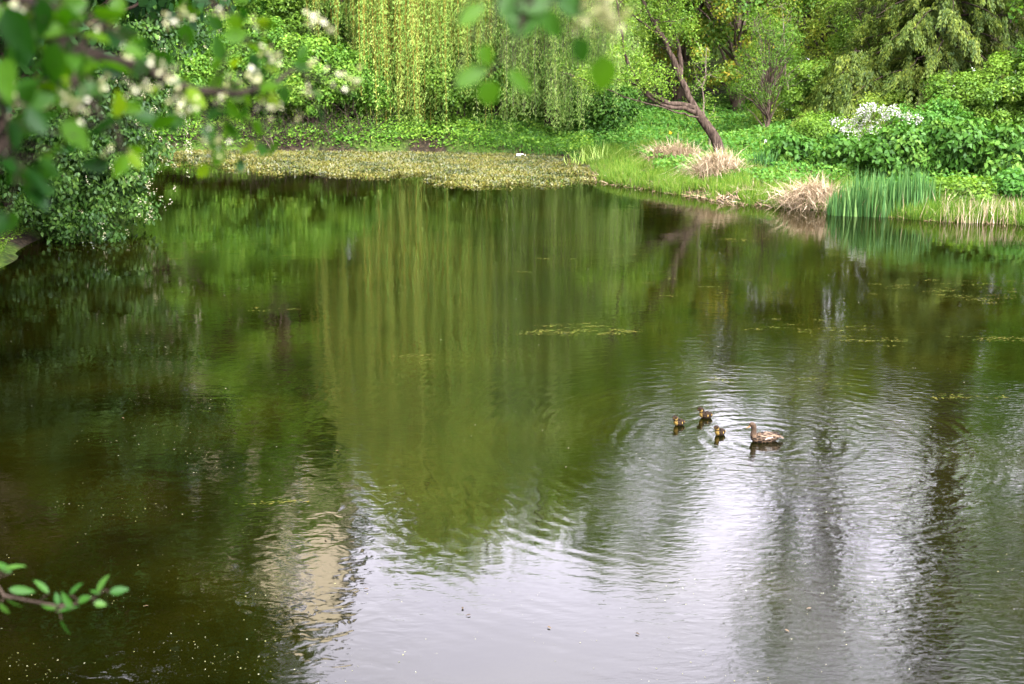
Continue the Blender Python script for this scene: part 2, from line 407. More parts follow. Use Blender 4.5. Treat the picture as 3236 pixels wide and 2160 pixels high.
def tree(name, label, cat, px, Y, h, rad, mat='mid', nleaf=30000, ncl=70, cr=.8, L=.12, W=.075, lo=.12, trunk=.16, bark='bark',
         lean=(0, 0), group=None, base=.5, spread=.22, droop=.25, stems=1, ry=None, flowers=None, inner=.45, bare=.5, X=None, flat=.75, twigs=True):
    X = x_at(px, Y) if X is None else X
    z = gz(X, Y) - .05
    e = empty(name, (X, Y, z), label, cat, group)
    LV = Leaves(); ch = h * (1 - lo)
    c = np.array([X + lean[0], Y + lean[1], z + h * lo + ch * .5])
    rads = np.array([rad, ry or rad, ch * .5])
    cc = crown_fill(LV, c, rads, nleaf, ncl, cr, L, W, base, spread, droop, flat=flat, inner=inner)
    LV.p = [np.where((p[:, 2:3] < z + .02), p * [1, 1, 0] + [0, 0, z + .1], p) for p in LV.p]
    T = Tubes(); b0 = np.array([X, Y, z - .1])
    if stems == 1:
        top = np.array([X + lean[0] * 1.1, Y + lean[1], z + h * .88])
        path = wobble(b0, top, 12, h * .03); tr = np.linspace(1, .12, 12) * trunk; tr[0] *= 1.35
        T.add(path, tr, 10)
        for q in cc[:: max(1, len(cc) // 45)]:
            hz = np.clip((q[2] - z) * .62, h * lo * .8, h * .8)
            k = int(np.clip((hz / (h * .98)) * 11, 0, 11))
            T.add(wobble(path[k], q, 7, .06 * np.linalg.norm(q - path[k]), sag=.03 * h), np.linspace(tr[k] * .45, .012, 7), 5)
    else:
        for s in range(stems):
            q = cc[rng.integers(len(cc))]; a = b0 + np.array([rng.normal() * rad * .12, rng.normal() * rad * .12, 0])
            T.add(wobble(a, q, 8, .05 * h, sag=.04 * h), np.linspace(trunk, .008, 8), 5)
    T.build('trunk' if stems == 1 else 'stems', M[bark], e)
    LV.build('crown' if h > 4 else 'foliage', M[mat], e)
    if flowers:
        kind, nf, side = flowers
        fl = Leaves(); k = rng.integers(0, len(cc), nf)
        p = cc[k] + rdir(nf) * cr * np.array([1, 1, flat]) * rng.uniform(.85, 1.1, (nf, 1))
        if side is not None:
            sel = side(p); p = p[sel]; nf = len(p)
        for _ in range(7):
            m = nf; nn = rdir(m); fl.add(p + rng.normal(size=(m, 3)) * L * .35, rdir(m), nn, L * .42, L * .36, rng.random(m))
        if nf: fl.build('blossom', M[kind], e)
    return e

def blades(LV3, n, basefn, hmin, hmax, width, lean=.15, bend=.2, segs=3, v0=.5, dirfn=None, hs=None):
    """long tapered blades as strips; appended as raw quads"""
    b = basefn(n); H = rng.uniform(hmin, hmax, n)[:, None]
    if hs is not None: H = H * hs(b)[:, None]
    a = rng.random(n) * 6.283; dirv = np.stack([np.cos(a), np.sin(a), np.zeros(n)], 1)
    if dirfn is not None: dirv = nrm(dirfn(b) + dirv * .5)
    ln = rng.normal(size=(n, 1)) * lean + lean * .5; bd = np.abs(rng.normal(size=(n, 1))) * bend
    a2 = rng.random(n) * 6.283; b = b + 0.0; side = np.stack([np.cos(a2), np.sin(a2), np.zeros(n)], 1)
    w_ = (width * rng.uniform(.6, 1.2, n))[:, None]
    rows = []
    for t in np.linspace(0, 1, segs + 1):
        c = b + np.array([0, 0, 1]) * H * (t - bd * t ** 3 * .6) + dirv * H * (ln * t + bd * t * t)
        ww = w_ * (1 - t ** 1.6) * .5 + .0004
        rows += [c - side * ww, c + side * ww]
    P = np.stack(rows, 1); K = P.shape[1]
    q = np.array([(2 * k, 2 * k + 1, 2 * k + 3, 2 * k + 2) for k in range(segs)])
    Q = (q[None] + (np.arange(n) * K)[:, None, None]).reshape(-1, 4)
    v = np.repeat(np.clip(v0 + rng.normal(size=n) * .22, 0, 1), segs)
    LV3.append((P.reshape(-1, 3), Q, v))
def build_blades(lst, name, mat, parent=None):
    V = []; Q_ = []; v = []; o = 0
    for a, b, c in lst: V.append(a); Q_.append(b + o); v.append(c); o += len(a)
    return mesh_np(name, np.concatenate(V), np.concatenate(Q_), mat, parent, np.concatenate(v))

def scatter_poly(n, pxpoly):
    """random points inside a polygon given in ground coordinates"""
    P = np.array(pxpoly); lo = P.min(0); hi = P.max(0); out = []
    tot = 0
    while tot < n:
        q = lo + rng.random((n * 2, 2)) * (hi - lo); ins = np.zeros(len(q), bool)
        for i in range(len(P)):
            a = P[i]; b = P[(i + 1) % len(P)]
            c = (a[1] > q[:, 1]) != (b[1] > q[:, 1])
            ins ^= c & (q[:, 0] < (b[0] - a[0]) * (q[:, 1] - a[1]) / (b[1] - a[1] + 1e-12) + a[0])
        out.append(q[ins]); tot += ins.sum()
    return np.concatenate(out)[:n]

# ------------------------------------------------------------------ weeping willows
def willow(name, label, px, Y, h, rad, ry, mat, twig, curtains, per, lowfn, Lf=.12, Wf=.03, step=.085, base=.5, trunk=.4, low_shift=0):
    X = x_at(px, Y); z = gz(X, Y) - .1
    e = empty(name, (X, Y, z), label, 'willow tree', None)
    T = Tubes(); top = np.array([X + .3, Y, z + h * .62]); path = wobble([X, Y, z], top, 10, .5)
    T.add(path, np.linspace(trunk, trunk * .45, 10), 12)
    LV = Leaves(); TW = Tubes(); fr = []
    for k in range(curtains):
        a = k * 2.39996 + rng.normal() * .2; rr = math.sqrt((k + .7) / curtains)
        cx = X + math.cos(a) * rr * rad; cy = Y + math.sin(a) * rr * ry
        zt = z + h * (1 - .42 * rr ** 2.2) * rng.uniform(.86, 1.0)
        st = path[min(9, 5 + k % 5)]
        P = wobble(st, [cx, cy, zt], 9, .25, sag=h * .10); T.add(P, np.linspace(trunk * .28, .02, 9), 6)
        # a few mounded leaves on top of the bough
        for s in range(per):
            if rng.random() < .55:
                q = P[rng.integers(4, 9)] + rng.normal(size=3) * [.45, .45, .3]
            else: q = np.array([cx, cy, zt]) + rng.normal(size=3) * [.5, .5, .35]
            lo = lowfn(q[0], q[1]) + abs(rng.normal()) * 1.6 + (0 if rng.random() < .55 else rng.random() * 3.5)
            if q[2] - lo < .8: lo = q[2] - .8
            n = int((q[2] - lo) / step); t = np.linspace(0, 1, n)
            d0 = np.array([math.cos(a), math.sin(a)]) * rng.uniform(.1, .7)
            sw = rng.normal(size=2) * .10
            ln = (q[2] - lo)
            xs = q[0] + d0[0] * (1 - np.exp(-t * 5)) + sw[0] * np.sin(t * 6 + s) * .6
            ys = q[1] + d0[1] * (1 - np.exp(-t * 5)) + sw[1] * np.cos(t * 5 + s) * .6
            zs = q[2] + .35 * np.sin(np.minimum(t * ln / 1.2, 1) * math.pi) - ln * t
            pp = np.stack([xs, ys, zs], 1)
            # thin twig as a narrow strip
            sub = pp[:: max(1, n // 10)]
            if len(sub) > 2: fr.append((sub, .010 if (cx - X) < -.5 and mat == 'willow' else .006))
            m = 3 * n; pi = np.repeat(pp, 3, 0) + rng.normal(size=(m, 3)) * .075
            aa = rng.random(m) * 6.283
            dd = np.stack([np.cos(aa) * .75, np.sin(aa) * .75, -np.ones(m)], 1)
            nn = nrm(np.stack([np.cos(aa + 1.57), np.sin(aa + 1.57), .6 * np.ones(m)], 1) + rng.normal(size=(m, 3)) * .4)
            sv = base + rng.normal() * .2 - (.12 if rng.random() < .25 else 0)
            LV.add(pi, dd, nn, Lf * rng.uniform(.6, 1.2, m), Wf, sv + rng.normal(size=m) * .1)
    T.build('trunk', M['barkdark'], e)
    for sub, tr_ in fr: TW.add(sub, tr_, 3)
    TW.build('hanging_twigs', M[twig], e)
    LV.build('crown', M[mat], e)
    return e

def low1(x, y):       # lowest reach of the yellow willow: long at its left third
    px = x / y * F * .97 + 1618
    v = .9 * math.sin(px * .035) + .5 * math.sin(px * .11)
    if px < 1190: return 3.2 + v * .6
    if px < 1345: return .35 + max(0, v) * .4
    return 1.05 + v * .8
def low2(x, y):
    px = x / y * F * .97 + 1618
    v = .9 * math.sin(px * .045) + .4 * math.sin(px * .13)
    if px < 1690: return 1.4 + v
    return .5 + max(0, v) * .6
willow('willow_tree', 'tall weeping willow with long yellow-green curtains hanging over the far water edge', 1400, 57.5, 18.5, 4.4, 3.0, 'willow', 'twig', 64, 25, low1, base=.5)
willow('willow_tree', 'pale grey-green weeping willow right of the yellow one, its soft curtain touching the bank', 1745, 56.5, 17.5, 2.7, 2.2, 'willow2', 'greytwig', 46, 24, low2, base=.5, trunk=.3)

# ------------------------------------------------------------------ background trees (px is the photograph's column they stand at)
G = 'trees on the far slope'
tree('linden_tree', 'broad-leaved dark green tree left of the yellow willow', 'tree', 1020, 62, 17.0, 3.0, 'dark', 36000, 80, 1.0, .17, .13, lo=.04, group=G, base=.55, trunk=.15)
tree('elm_tree', 'tall mid-green tree behind the shrubs at the left end of the far bank', 'tree', 700, 61, 20.0, 3.6, 'fresh', 45000, 110, 1.0, .13, .085, lo=.05, group=G, base=.32, trunk=.15)
tree('elm_tree', 'tall tree rising just beside the flowering bird cherry, its crown partly behind it', 'tree', 480, 58, 21.0, 3.6, 'mid', 45000, 100, 1.0, .13, .085, lo=.05, group=G, base=.62, trunk=.3)
tree('elm_tree', 'slim light green tree between the bank shrubs and the dark broad-leaved tree', 'tree', 880, 60, 17.0, 2.5, 'mid', 38000, 110, .8, .12, .08, lo=.03, group=G, base=.62, trunk=.2)
tree('hedge_tree', 'low dense green tree filling the gap behind both willows', 'tree', 1560, 64, 10.5, 4.0, 'fresh', 30000, 80, 1.0, .14, .10, lo=.0, group=G, base=.5, trunk=.2)
tree('hedge_tree', 'bushy green tree behind the yellow willow', 'tree', 1250, 65, 11.0, 3.6, 'dark', 30000, 80, 1.0, .15, .11, lo=.0, group=G, base=.5, trunk=.2)
tree('hedge_tree', 'bushy green tree behind the pale willow, towards the leaning trunk', 'tree', 1900, 62, 16.0, 3.2, 'fresh', 38000, 90, .9, .13, .085, lo=.0, group=G, base=.4, trunk=.2)
tree('maple_tree', 'maple with orange-yellow spring bloom behind the leaning trunk', 'tree', 2330, 60, 12.5, 3.8, 'maple', 42000, 130, .75, .13, .10, lo=.02, group=G, base=.42, spread=.35, trunk=.22)
tree('maple_tree', 'smaller golden-tipped maple right of the leaning tree crown', 'tree', 2140, 63, 15, 2.6, 'maple', 24000, 80, .7, .13, .10, lo=.05, group=G, base=.35, spread=.33, trunk=.2)
tree('ash_tree', 'airy yellow-green tree between the golden maple and the dark conifer', 'tree', 2620, 60, 13.5, 3.6, 'yellow', 42000, 120, .75, .12, .07, lo=.0, group=G, base=.38, trunk=.2)
tree('ash_tree', 'light green small tree with a visible grey stem left of the conifer', 'tree', 2760, 56, 6.5, 1.9, 'fresh', 16000, 60, .6, .11, .07, lo=.15, group=G, base=.45, trunk=.09)
tree('thin_tree', 'thin pale feathery tree standing on the slope behind the leaning trunk', 'tree', 2420, 52.5, 4.9, 1.5, 'fresh', 8000, 60, .42, .09, .03, lo=.12, group=G, base=.22, trunk=.06, bark='bark')
tree('oak_tree', 'big leafy tree at the far right edge above the rose hedge', 'tree', 3260, 50, 23, 3.4, 'mid', 50000, 140, 1.0, .20, .14, lo=.04, X=20.3, group=G, base=.5, trunk=.35)
tree('oak_tree', 'green tree filling the top right corner behind the conifer', 'tree', 3120, 62, 12.5, 3.6, 'mid', 30000, 80, 1.0, .14, .10, lo=.0, group=G, base=.45, trunk=.3)
# tall open trees that show only mirrored in the water
tree('poplar_tree', 'tall poplar mirrored at the right with a thick dark trunk', 'tree', 2925, 57, 33, 4.2, 'mid', 10500, 130, .9, .15, .10, lo=.34, X=17.0, lean=(1.6, 0), group='tall open trees behind the bank', base=.5, trunk=.40, bark='barkdark', inner=.25)
tree('poplar_tree', 'tall sparse tree mirrored as thin green streaks left of the thick trunk', 'tree', 2700, 62, 33, 4.2, 'mid', 9000, 130, .8, .15, .10, lo=.36, group='tall open trees behind the bank', base=.5, trunk=.12, bark='bark', inner=.2)
tree('poplar_tree', 'slender sparse tree mirrored beside the open patch of sky', 'tree', 2520, 64, 32, 3.2, 'mid', 6000, 100, .8, .15, .10, lo=.36, group='tall open trees behind the bank', base=.5, trunk=.10, bark='bark', inner=.2)

for k, x in enumerate([-19, -13.5, -8, -2.5, 3.5, 9, 15, 21, 27]):
    lbs = ['leftmost', 'second', 'third', 'fourth', 'middle', 'sixth', 'seventh', 'second-last', 'rightmost']
    tree('forest_tree', lbs[k] + ' tree of the dark row on the hill crest behind everything', 'tree', 0, 71 + (k % 3) * 2, 10.5 + (k * 37 % 5) * .8, 4.2, 'fresh', 9000, 70, 1.4, .30, .22, lo=-.1, base=.36, trunk=.3, X=x, group='trees on the hill crest')
# ------------------------------------------------------------------ conifer with drooping olive sprays
def conifer(label, px, Y, h, rad, nb, X=None):
    X = x_at(px, Y); z = gz(X, Y)
    e = empty('cypress_tree', (X, Y, z), label, 'conifer')
    T = Tubes(); T.add(wobble([X, Y, z - .1], [X, Y, z + h], 8, .15), np.linspace(.22, .02, 8), 8)
    LV = Leaves()
    for k in range(nb):
        t = (k + .5) / nb; zz = z + .4 + (h - .5) * t; a = k * 2.39996
        ln = rad * (1 - t) ** .6 * rng.uniform(.75, 1.1)
        st = np.array([X, Y, zz]); en = st + np.array([math.cos(a) * ln, math.sin(a) * ln, -.12 * ln])
        P = wobble(st, en, 9, .12, sag=.12 * ln); T.add(P, np.linspace(.05, .008, 9), 4)
        nsp = int(16 * ln / rad) + 5
        for s in range(nsp):
            q = P[rng.integers(2, 9)] + rng.normal(size=3) * [.2, .2, .08]
            m = 70; tt_ = rng.random(m)
            hd = np.array([math.cos(a) + rng.normal() * .5, math.sin(a) + rng.normal() * .5, 0]) * .35
            sp = q + hd * tt_[:, None] + np.array([0, 0, -.6]) * (tt_[:, None] ** 1.4) + rng.normal(size=(m, 3)) * [.06, .06, .04]
            dd = hd + np.array([0, 0, -.8]) + rng.normal(size=(m, 3)) * .3
            v = rng.random() * .35 + .25 + rng.normal(size=m) * .14
            LV.add(sp, dd, nrm(np.array([math.cos(a), math.sin(a), .5]) + rng.normal(size=(m, 3)) * .4), .15, .045, v)
    T.build('trunk', M['barkdark'], e); LV.build('crown', M['conifer'], e); return e
conifer('wide olive-green conifer with drooping sprays behind the right bank', 2960, 53, 9.6, 4.4, 120)
conifer('low spreading olive conifer at the foot of the airy yellow-green tree', 2690, 52.5, 3.0, 2.0, 46)

# ------------------------------------------------------------------ shrubs on the far bank
G = 'shrubs along the far bank'
far = [
 ('elder_shrub', 'leafy shrub with two dead stalks in front, left end of the far bank', 560, 56.0, 3.6, 1.7, 'mid', .55),
 ('elder_shrub', 'bright leafy shrub at the bank behind the dead stalks', 700, 56.2, 3.3, 1.6, 'mid', .6),
 ('elder_shrub', 'dark gappy shrub over bare earth left of the hanging willow', 850, 56.4, 3.4, 1.6, 'mid', .5),
 ('elder_shrub', 'dense bright green shrub leaning over the bank next to the hanging willow', 1000, 55.6, 3.4, 1.6, 'mid', .62),
 ('elder_shrub', 'small shrub tucked directly behind the lowest willow curtain', 1150, 55.8, 2.8, 1.3, 'mid', .55),
 ('elder_shrub', 'light green shrub between the two willows', 1440, 55.6, 3.2, 1.4, 'fresh', .38),
 ('elder_shrub', 'darker shrub between the two willows, nearer the pale one', 1560, 56.2, 3.0, 1.3, 'mid', .55),
 ('elder_shrub', 'dark broad-leaved shrub right of the pale willow under the leaning boughs', 1900, 55.5, 2.3, 1.3, 'comfrey', .5),
 ('elder_shrub', 'higher shrub on the slope above the bare earth', 780, 58.5, 4.6, 2.2, 'mid', .66),
 ('elder_shrub', 'yellowish shrub high on the slope left of the willow', 930, 58.8, 4.8, 2.0, 'fresh', .35)]
for (nm, lb, px, Y, h, r_, mt, bs) in far:
    tree(nm, lb, 'shrub', px, Y, h, r_, mt, 15000, 60, .5, .13, .08, lo=.06, group=G, base=bs, stems=14, trunk=.03, bark='barkdark', inner=.3, flat=.8)

# bare understorey twigs near the water are part of one brushwood thicket
def thicket(label, px, Y, w_, h, n):
    X = x_at(px, Y); z = gz(X, Y); e = empty('brushwood', (X, Y, z), label, 'brushwood'); T = Tubes()
    for k in range(n):
        x = X + rng.uniform(-w_, w_); y = Y + rng.uniform(-.5, .5); zz = gz(x, y)
        T.add(wobble([x, y, zz - .05], [x + rng.normal() * .7, y + rng.normal() * .5, zz + rng.uniform(.3, h)], 7, .15), np.linspace(.014, .005, 7), 4)
    T.build('twigs', M['barkdark'], e)
tree('elder_shrub', 'dark shrub on the left bank under the trees, behind the mossy edge', 'shrub', 0, 38.6, 4.2, 2.1, 'dark', 12000, 60, .6, .15, .10, lo=0, group=G, base=.4, stems=12, trunk=.03, bark='barkdark', X=-15.0, inner=.3)
thicket('tangle of bare dark twigs over the earth bank left of the willow', 960, 54.3, 2.6, 1.5, 150)
thicket('bare twiggy undergrowth below the shrubs at the left of the far bank', 700, 54.4, 1.8, 1.1, 60)

# ------------------------------------------------------------------ leaning tree
def leaning_tree():
    Y0 = 48.3; b = at_y(2285, 482, Y0); z = gz(b[0], Y0) - .1
    e = empty('leaning_tree', (b[0], Y0, z), 'small leaning tree with a forked brown trunk growing out of dry grass', 'tree')
    T = Tubes(); LV = Leaves()
    def P(pts): return [at_y(x, y, Y) for x, y, Y in pts]
    def limb(pts, r0, r1, n=16, k=10):
        q = smooth_path(P(pts), n); q[1:-1] += rng.normal(size=(n - 2, 3)) * .02
        T.add(q, np.linspace(r0, r1, n), k); return q
    q0 = [b[0], Y0, z]
    tr = smooth_path([np.array(q0)] + P([(2262, 440, Y0), (2225, 385, Y0), (2190, 335, Y0)]), 12)
    T.add(tr, [.25, .20, .185, .18, .175, .17, .165, .16, .155, .15, .15, .145], 12)
    A = limb([(2196, 345, 48.3), (2165, 275, 48.3), (2110, 150, 48.2), (2060, 60, 48.1), (2010, -60, 48), (1960, -260, 48), (1930, -480, 48)], .125, .02, 26)
    B = limb([(2200, 342, 48.3), (2150, 328, 48.1), (2100, 320, 47.8), (2050, 290, 47.6), (2010, 240, 47.4), (1975, 180, 47.2), (1960, 60, 47), (1930, -90, 47)], .105, .018, 22)
    Cc = limb([(2206, 352, 48.3), (2165, 345, 48.0), (2110, 335, 47.7), (2060, 312, 47.5), (2025, 280, 47.3), (1985, 255, 47.1), (1950, 250, 47)], .085, .014, 18)
    D = limb([(2215, 372, 48.3), (2180, 366, 47.9), (2140, 352, 47.5), (2070, 335, 47.2), (1960, 300, 47), (1860, 260, 46.8), (1790, 232, 46.7)], .04, .008, 18, 6)
    E = limb([(2150, 245, 48.3), (2145, 150, 48.6), (2110, 60, 48.8), (2120, -80, 49), (2140, -300, 49)], .09, .02, 16)
    G2 = limb([(2080, 105, 48.1), (2030, 70, 48), (1960, 10, 47.8), (1900, -90, 47.6)], .05, .01, 12)
    tips = []
    for br, cnt in ((A, 30), (B, 20), (Cc, 6), (D, 5), (E, 22), (G2, 14)):
        for _ in range(cnt):
            i_ = rng.integers(len(br) // 3, len(br)); s = br[i_]
            en = s + nrm(np.array([rng.normal() - .15, rng.normal() * .8, abs(rng.normal()) * .7 + .1])) * rng.uniform(.5, 1.5)
            q = wobble(s, en, 7, .12); T.add(q, np.linspace(.018, .005, 7), 4); tips.append(q)
    for q in tips:
        for _ in range(3):
            c = q[rng.integers(2, 7)] + rng.normal(size=3) * .14; m = 55
            p = c + rdir(m) * rng.random((m, 1)) ** .5 * .36
            nn = nrm(rng.normal(size=(m, 3)) + [0, 0, .8])
            LV.add(p, np.cross(nn, rdir(m)), nn, .085, .05, .5 + rng.normal() * .15 + rng.normal(size=m) * .15)
    T.build('trunk', M['leanbark'], e); LV.build('crown', M['fresh'], e)
    # upper crown seen in the mirror
    LV2 = Leaves(); crown_fill(LV2, [A[-1][0] + 1.3, 48.2, z + 10.3], [3.1, 2.4, 4.9], 52000, 170, .7, .10, .06, .45, .2)
    LV2.build('upper_crown', M['fresh'], e)
leaning_tree()
def sapling(label, px, y0, Y, y1, dx, r_=.05):
    a = at_y(px, y0, Y); z = gz(a[0], Y); e = empty('sapling', (a[0], Y, z), label, 'sapling', 'thin saplings on the slope'); T = Tubes()
    P = wobble([a[0], Y, z - .05], at_y(px + dx, y1, Y), 10, .2); T.add(P, np.linspace(r_, .012, 10), 6)
    LV = Leaves()
    for _ in range(26):
        s = P[rng.integers(3, 10)]; q = wobble(s, s + nrm(rng.normal(size=3) + [0, 0, .6]) * rng.uniform(.4, 1.0), 6, .1)
        T.add(q, np.linspace(.010, .004, 6), 3); m = 34
        p = q[rng.integers(2, 6, m)] + rng.normal(size=(m, 3)) * .12; nn = nrm(rng.normal(size=(m, 3)) + [0, 0, .6])
        LV.add(p, np.cross(nn, rdir(m)), nn, .08, .04, .5 + rng.normal(size=m) * .2)
    T.build('trunk', M['greytwig'], e); LV.build('crown', M['fresh'], e)
sapling('thin bare-stemmed sapling standing right beside the leaning trunk', 2252, 405, 49.5, 150, -20)
sapling('forked thin sapling in front of the yellow-green airy tree', 2510, 260, 54, 20, -40, .06)
sapling('slanting sapling left of the forked one', 2440, 300, 54.5, 60, -50, .05)
sapling('curved grey sapling just left of the low conifer', 2640, 200, 56, -10, 30, .05)

# ------------------------------------------------------------------ shrubs on the right bank
G = 'shrubs on the right bank'
def on_bank(px, py):
    """ground point seen at a pixel"""
    d = ray(px, py); o = np.array([0, 0, CAM_H])
    Ys = np.arange(34, 80, .1); P = o + d[None] * (Ys / d[1])[:, None]
    hh = height(P[:, 0], P[:, 1]); k = np.argmax((P[:, 2] <= hh) & (hh > 0)); return P[k]
def shrub(name, label, px, py, h, r_, mat, n, L, W, base=.5, flowers=None, droop=.25, cl=50, cr=.4, ry=None, stems=10, flat=.8):
    p = on_bank(px, py)
    return tree(name, label, 'shrub', px, p[1], h, r_, mat, n, cl, cr, L, W, lo=.0, group=G, base=base, stems=stems, trunk=.02, X=p[0], flowers=flowers, inner=.35, droop=droop, ry=ry, flat=flat)
shrub('rose_bush', 'rounded rose bush with a few white blooms left of the low conifer', 2560, 385, 2.3, 1.45, 'fresh', 17000, .10, .07, .38, ('white', 9, None))
shrub('rose_bush', 'brown-stemmed low bush at the left foot of the rounded rose bush', 2440, 400, 1.2, .8, 'yellow', 5000, .08, .05, .3)
shrub('dogwood_bush', 'airy light green bush standing in front of the dark conifer', 2890, 330, 2.6, 1.3, 'fresh', 9000, .09, .06, .4, cl=60)
shrub('rose_hedge', 'high rose hedge with white blooms at the right edge of the bank', 3200, 430, 3.0, 1.7, 'fresh', 26000, .11, .08, .35, ('white', 40, None), cl=80)
shrub('rose_hedge', 'lower rose hedge with white blooms left of the high one', 3040, 420, 2.2, 1.3, 'fresh', 17000, .10, .07, .34, ('white', 18, None), cl=60)
shrub('bank_bush', 'yellowish bush in front of the conifer, above the white sprays', 2790, 420, 1.5, 1.2, 'yellow', 10000, .10, .07, .2)
shrub('bank_bush', 'light green bush left of the white flowering sprays', 2600, 460, 1.1, 1.0, 'fresh', 8000, .10, .06, .3)
shrub('bank_bush', 'bright bush between the yellowish bush and the rose hedge', 2930, 440, 1.4, 1.2, 'emerald', 10000, .11, .07, .5)
shrub('comfrey_plant', 'broad dark-leaved mass right of the white sprays, above the sword-like leaves', 2840, 560, 1.55, 1.25, 'comfrey', 8500, .18, .105, .5, droop=.5, cl=60, ry=1.0)
shrub('comfrey_plant', 'tallest dark leafy plant with huge leaves near the right edge', 3030, 560, 1.9, 1.1, 'comfrey', 7500, .22, .12, .5, droop=.6, cl=50, ry=1.0)
shrub('comfrey_plant', 'dark leafy plant with huge leaves cut by the right edge', 3200, 590, 2.0, 1.2, 'comfrey', 7500, .22, .12, .52, droop=.6, cl=50, ry=1.0)
shrub('comfrey_plant', 'dark leafy clump low down between the yellow flowers and the white sprays', 2660, 540, 1.1, .75, 'comfrey', 2600, .22, .12, .5, droop=.6, cl=34)
shrub('comfrey_plant', 'small dark leafy clump left of the yellow flowers', 2500, 520, 1.0, .65, 'comfrey', 2200, .22, .12, .5, droop=.6, cl=30)
shrub('bank_bush', 'low light green leafy patch at the water right of the sword-like leaves', 3060, 640, .7, 1.0, 'fresh', 5000, .13, .08, .25)
shrub('bank_bush', 'low green leafy patch at the right edge near the water', 3220, 640, .9, .9, 'emerald', 5000, .14, .09, .5)

def spirea():
    p = on_bank(2760, 500); e = empty('spirea_bush', tuple(p), 'white-flowering shrub with arching sprays of tiny blooms', 'flowering shrub')
    T = Tubes(); LV = Leaves(); LL = Leaves()
    ends = [(2640, 395), (2665, 420), (2680, 445), (2700, 385), (2720, 360), (2740, 350), (2760, 345), (2790, 355), (2820, 350), (2835, 362), (2700, 460), (2725, 470), (2740, 490), (2745, 515),
            (2770, 400), (2750, 420), (2715, 410), (2735, 380), (2800, 375), (2870, 372), (2900, 385), (2770, 440)]
    for (x, y) in ends:
        en = at_y(x, y, p[1] - rng.uniform(.5, 1.5)); mid = (p + en) / 2 + np.array([0, 0, .55])
        q = smooth_path([p + rng.normal(size=3) * [.15, .1, 0], mid, en + [0, 0, .12], en], 16)
        T.add(q, np.linspace(.012, .004, 16), 4)
        m = 85; k = rng.integers(7, 16, m); pp = q[k] + rng.normal(size=(m, 3)) * .055
        LV.add(pp, rdir(m), rdir(m), .055, .05, rng.random(m))
        m = 90; k = rng.integers(2, 14, m); pp = q[k] + rng.normal(size=(m, 3)) * .08
        LL.add(pp, rdir(m), rdir(m), .07, .035, .5 + rng.normal(size=m) * .2)
    T.build('stems', M['greytwig'], e); LV.build('blossom', M['white'], e); LL.build('foliage', M['fresh'], e)
spirea()

def blade_clump(name, label, cat, px, py, wx, wy, n, h0, h1, width, mat, lean=.12, bend=.15, v0=.5, group=None, splay=False, segs=3, mound=0.0):
    p = on_bank(px, py) if py else None
    e = empty(name, tuple(p), label, cat, group)
    def base(n_):
        a = rng.random(n_) * 6.283; r_ = np.sqrt(rng.random(n_))
        x = p[0] + np.cos(a) * r_ * wx; y = p[1] + np.sin(a) * r_ * wy
        hz = mound * (1 - r_ ** 2)
        return np.stack([x, y, np.maximum(height(x, y), -.02) - .02 + hz], 1)
    dirfn = (lambda b: nrm((b - p) * [1, 1, 0] / max(wx, wy) * .45 + np.array([-.45, -.6, 0]) + rng.normal(size=b.shape) * [.7, .5, 0])) if splay else None
    hs = (lambda b: .62 + .38 * np.sqrt(np.clip(1 - ((b[:, 0] - p[0]) / wx) ** 2, 0, 1)) + .12 * np.sin(b[:, 0] * 4.1)) if wx > 1.5 else None
    B = []; blades(B, n, base, h0, h1, width, lean, bend, segs, v0, dirfn, hs)
    build_blades(B, 'blades', M[mat], e); return e
G = 'sword-leaved water plants'
blade_clump('iris_clump', 'large stand of tall blue-green sword leaves at the water edge on the right', 'iris plants', 2790, 668, 1.55, .5, 980, .45, 1.3, .065, 'iris', .07, .06, .55, G)
blade_clump('iris_clump', 'few dark green sword leaves just left of the comfrey, above the straw', 'iris plants', 2415, 540, .32, .2, 60, .4, .85, .05, 'iris', .12, .08, .3, G)
blade_clump('iris_clump', 'small upright iris tuft between the two straw heaps by the leaning trunk', 'iris plants', 2190, 500, .18, .15, 34, .35, .8, .05, 'iris', .10, .05, .4, G)
blade_clump('iris_clump', 'pale grey-green tuft of long arching leaves at the end of the floating weed', 'iris plants', 1860, 528, .8, .4, 70, .4, 1.0, .035, 'willow2', .4, .4, .8, G)
G = 'heaps of dry straw-coloured reed'
blade_clump('dry_reed', 'straw-coloured heap of dead reed leaves left of the leaning trunk', 'dry reed', 2130, 520, .95, .45, 800, .2, .75, .028, 'straw', .45, .8, .45, G, splay=True, mound=.45)
blade_clump('dry_reed', 'straw-coloured heap of dead reed leaves below the leaning trunk', 'dry reed', 2265, 562, .75, .45, 1000, .22, .75, .028, 'straw', .5, .9, .65, G, splay=True, mound=.5)
blade_clump('dry_reed', 'straw-coloured heap at the water left of the tall sword leaves', 'dry reed', 2560, 655, .8, .4, 1000, .2, .8, .028, 'straw', .5, .9, .6, G, splay=True, mound=.35)
blade_clump('dry_reed', 'sparse dead reed stalks mixed with grass at the right edge of the waterline', 'dry reed', 3130, 700, 1.4, .4, 230, .25, .75, .02, 'straw', .12, .2, .65, G)
blade_clump('dry_reed', 'small flattened straw patch between the two larger heaps', 'dry reed', 2390, 610, .6, .35, 260, .15, .4, .025, 'straw', .7, .6, .4, G, splay=True)

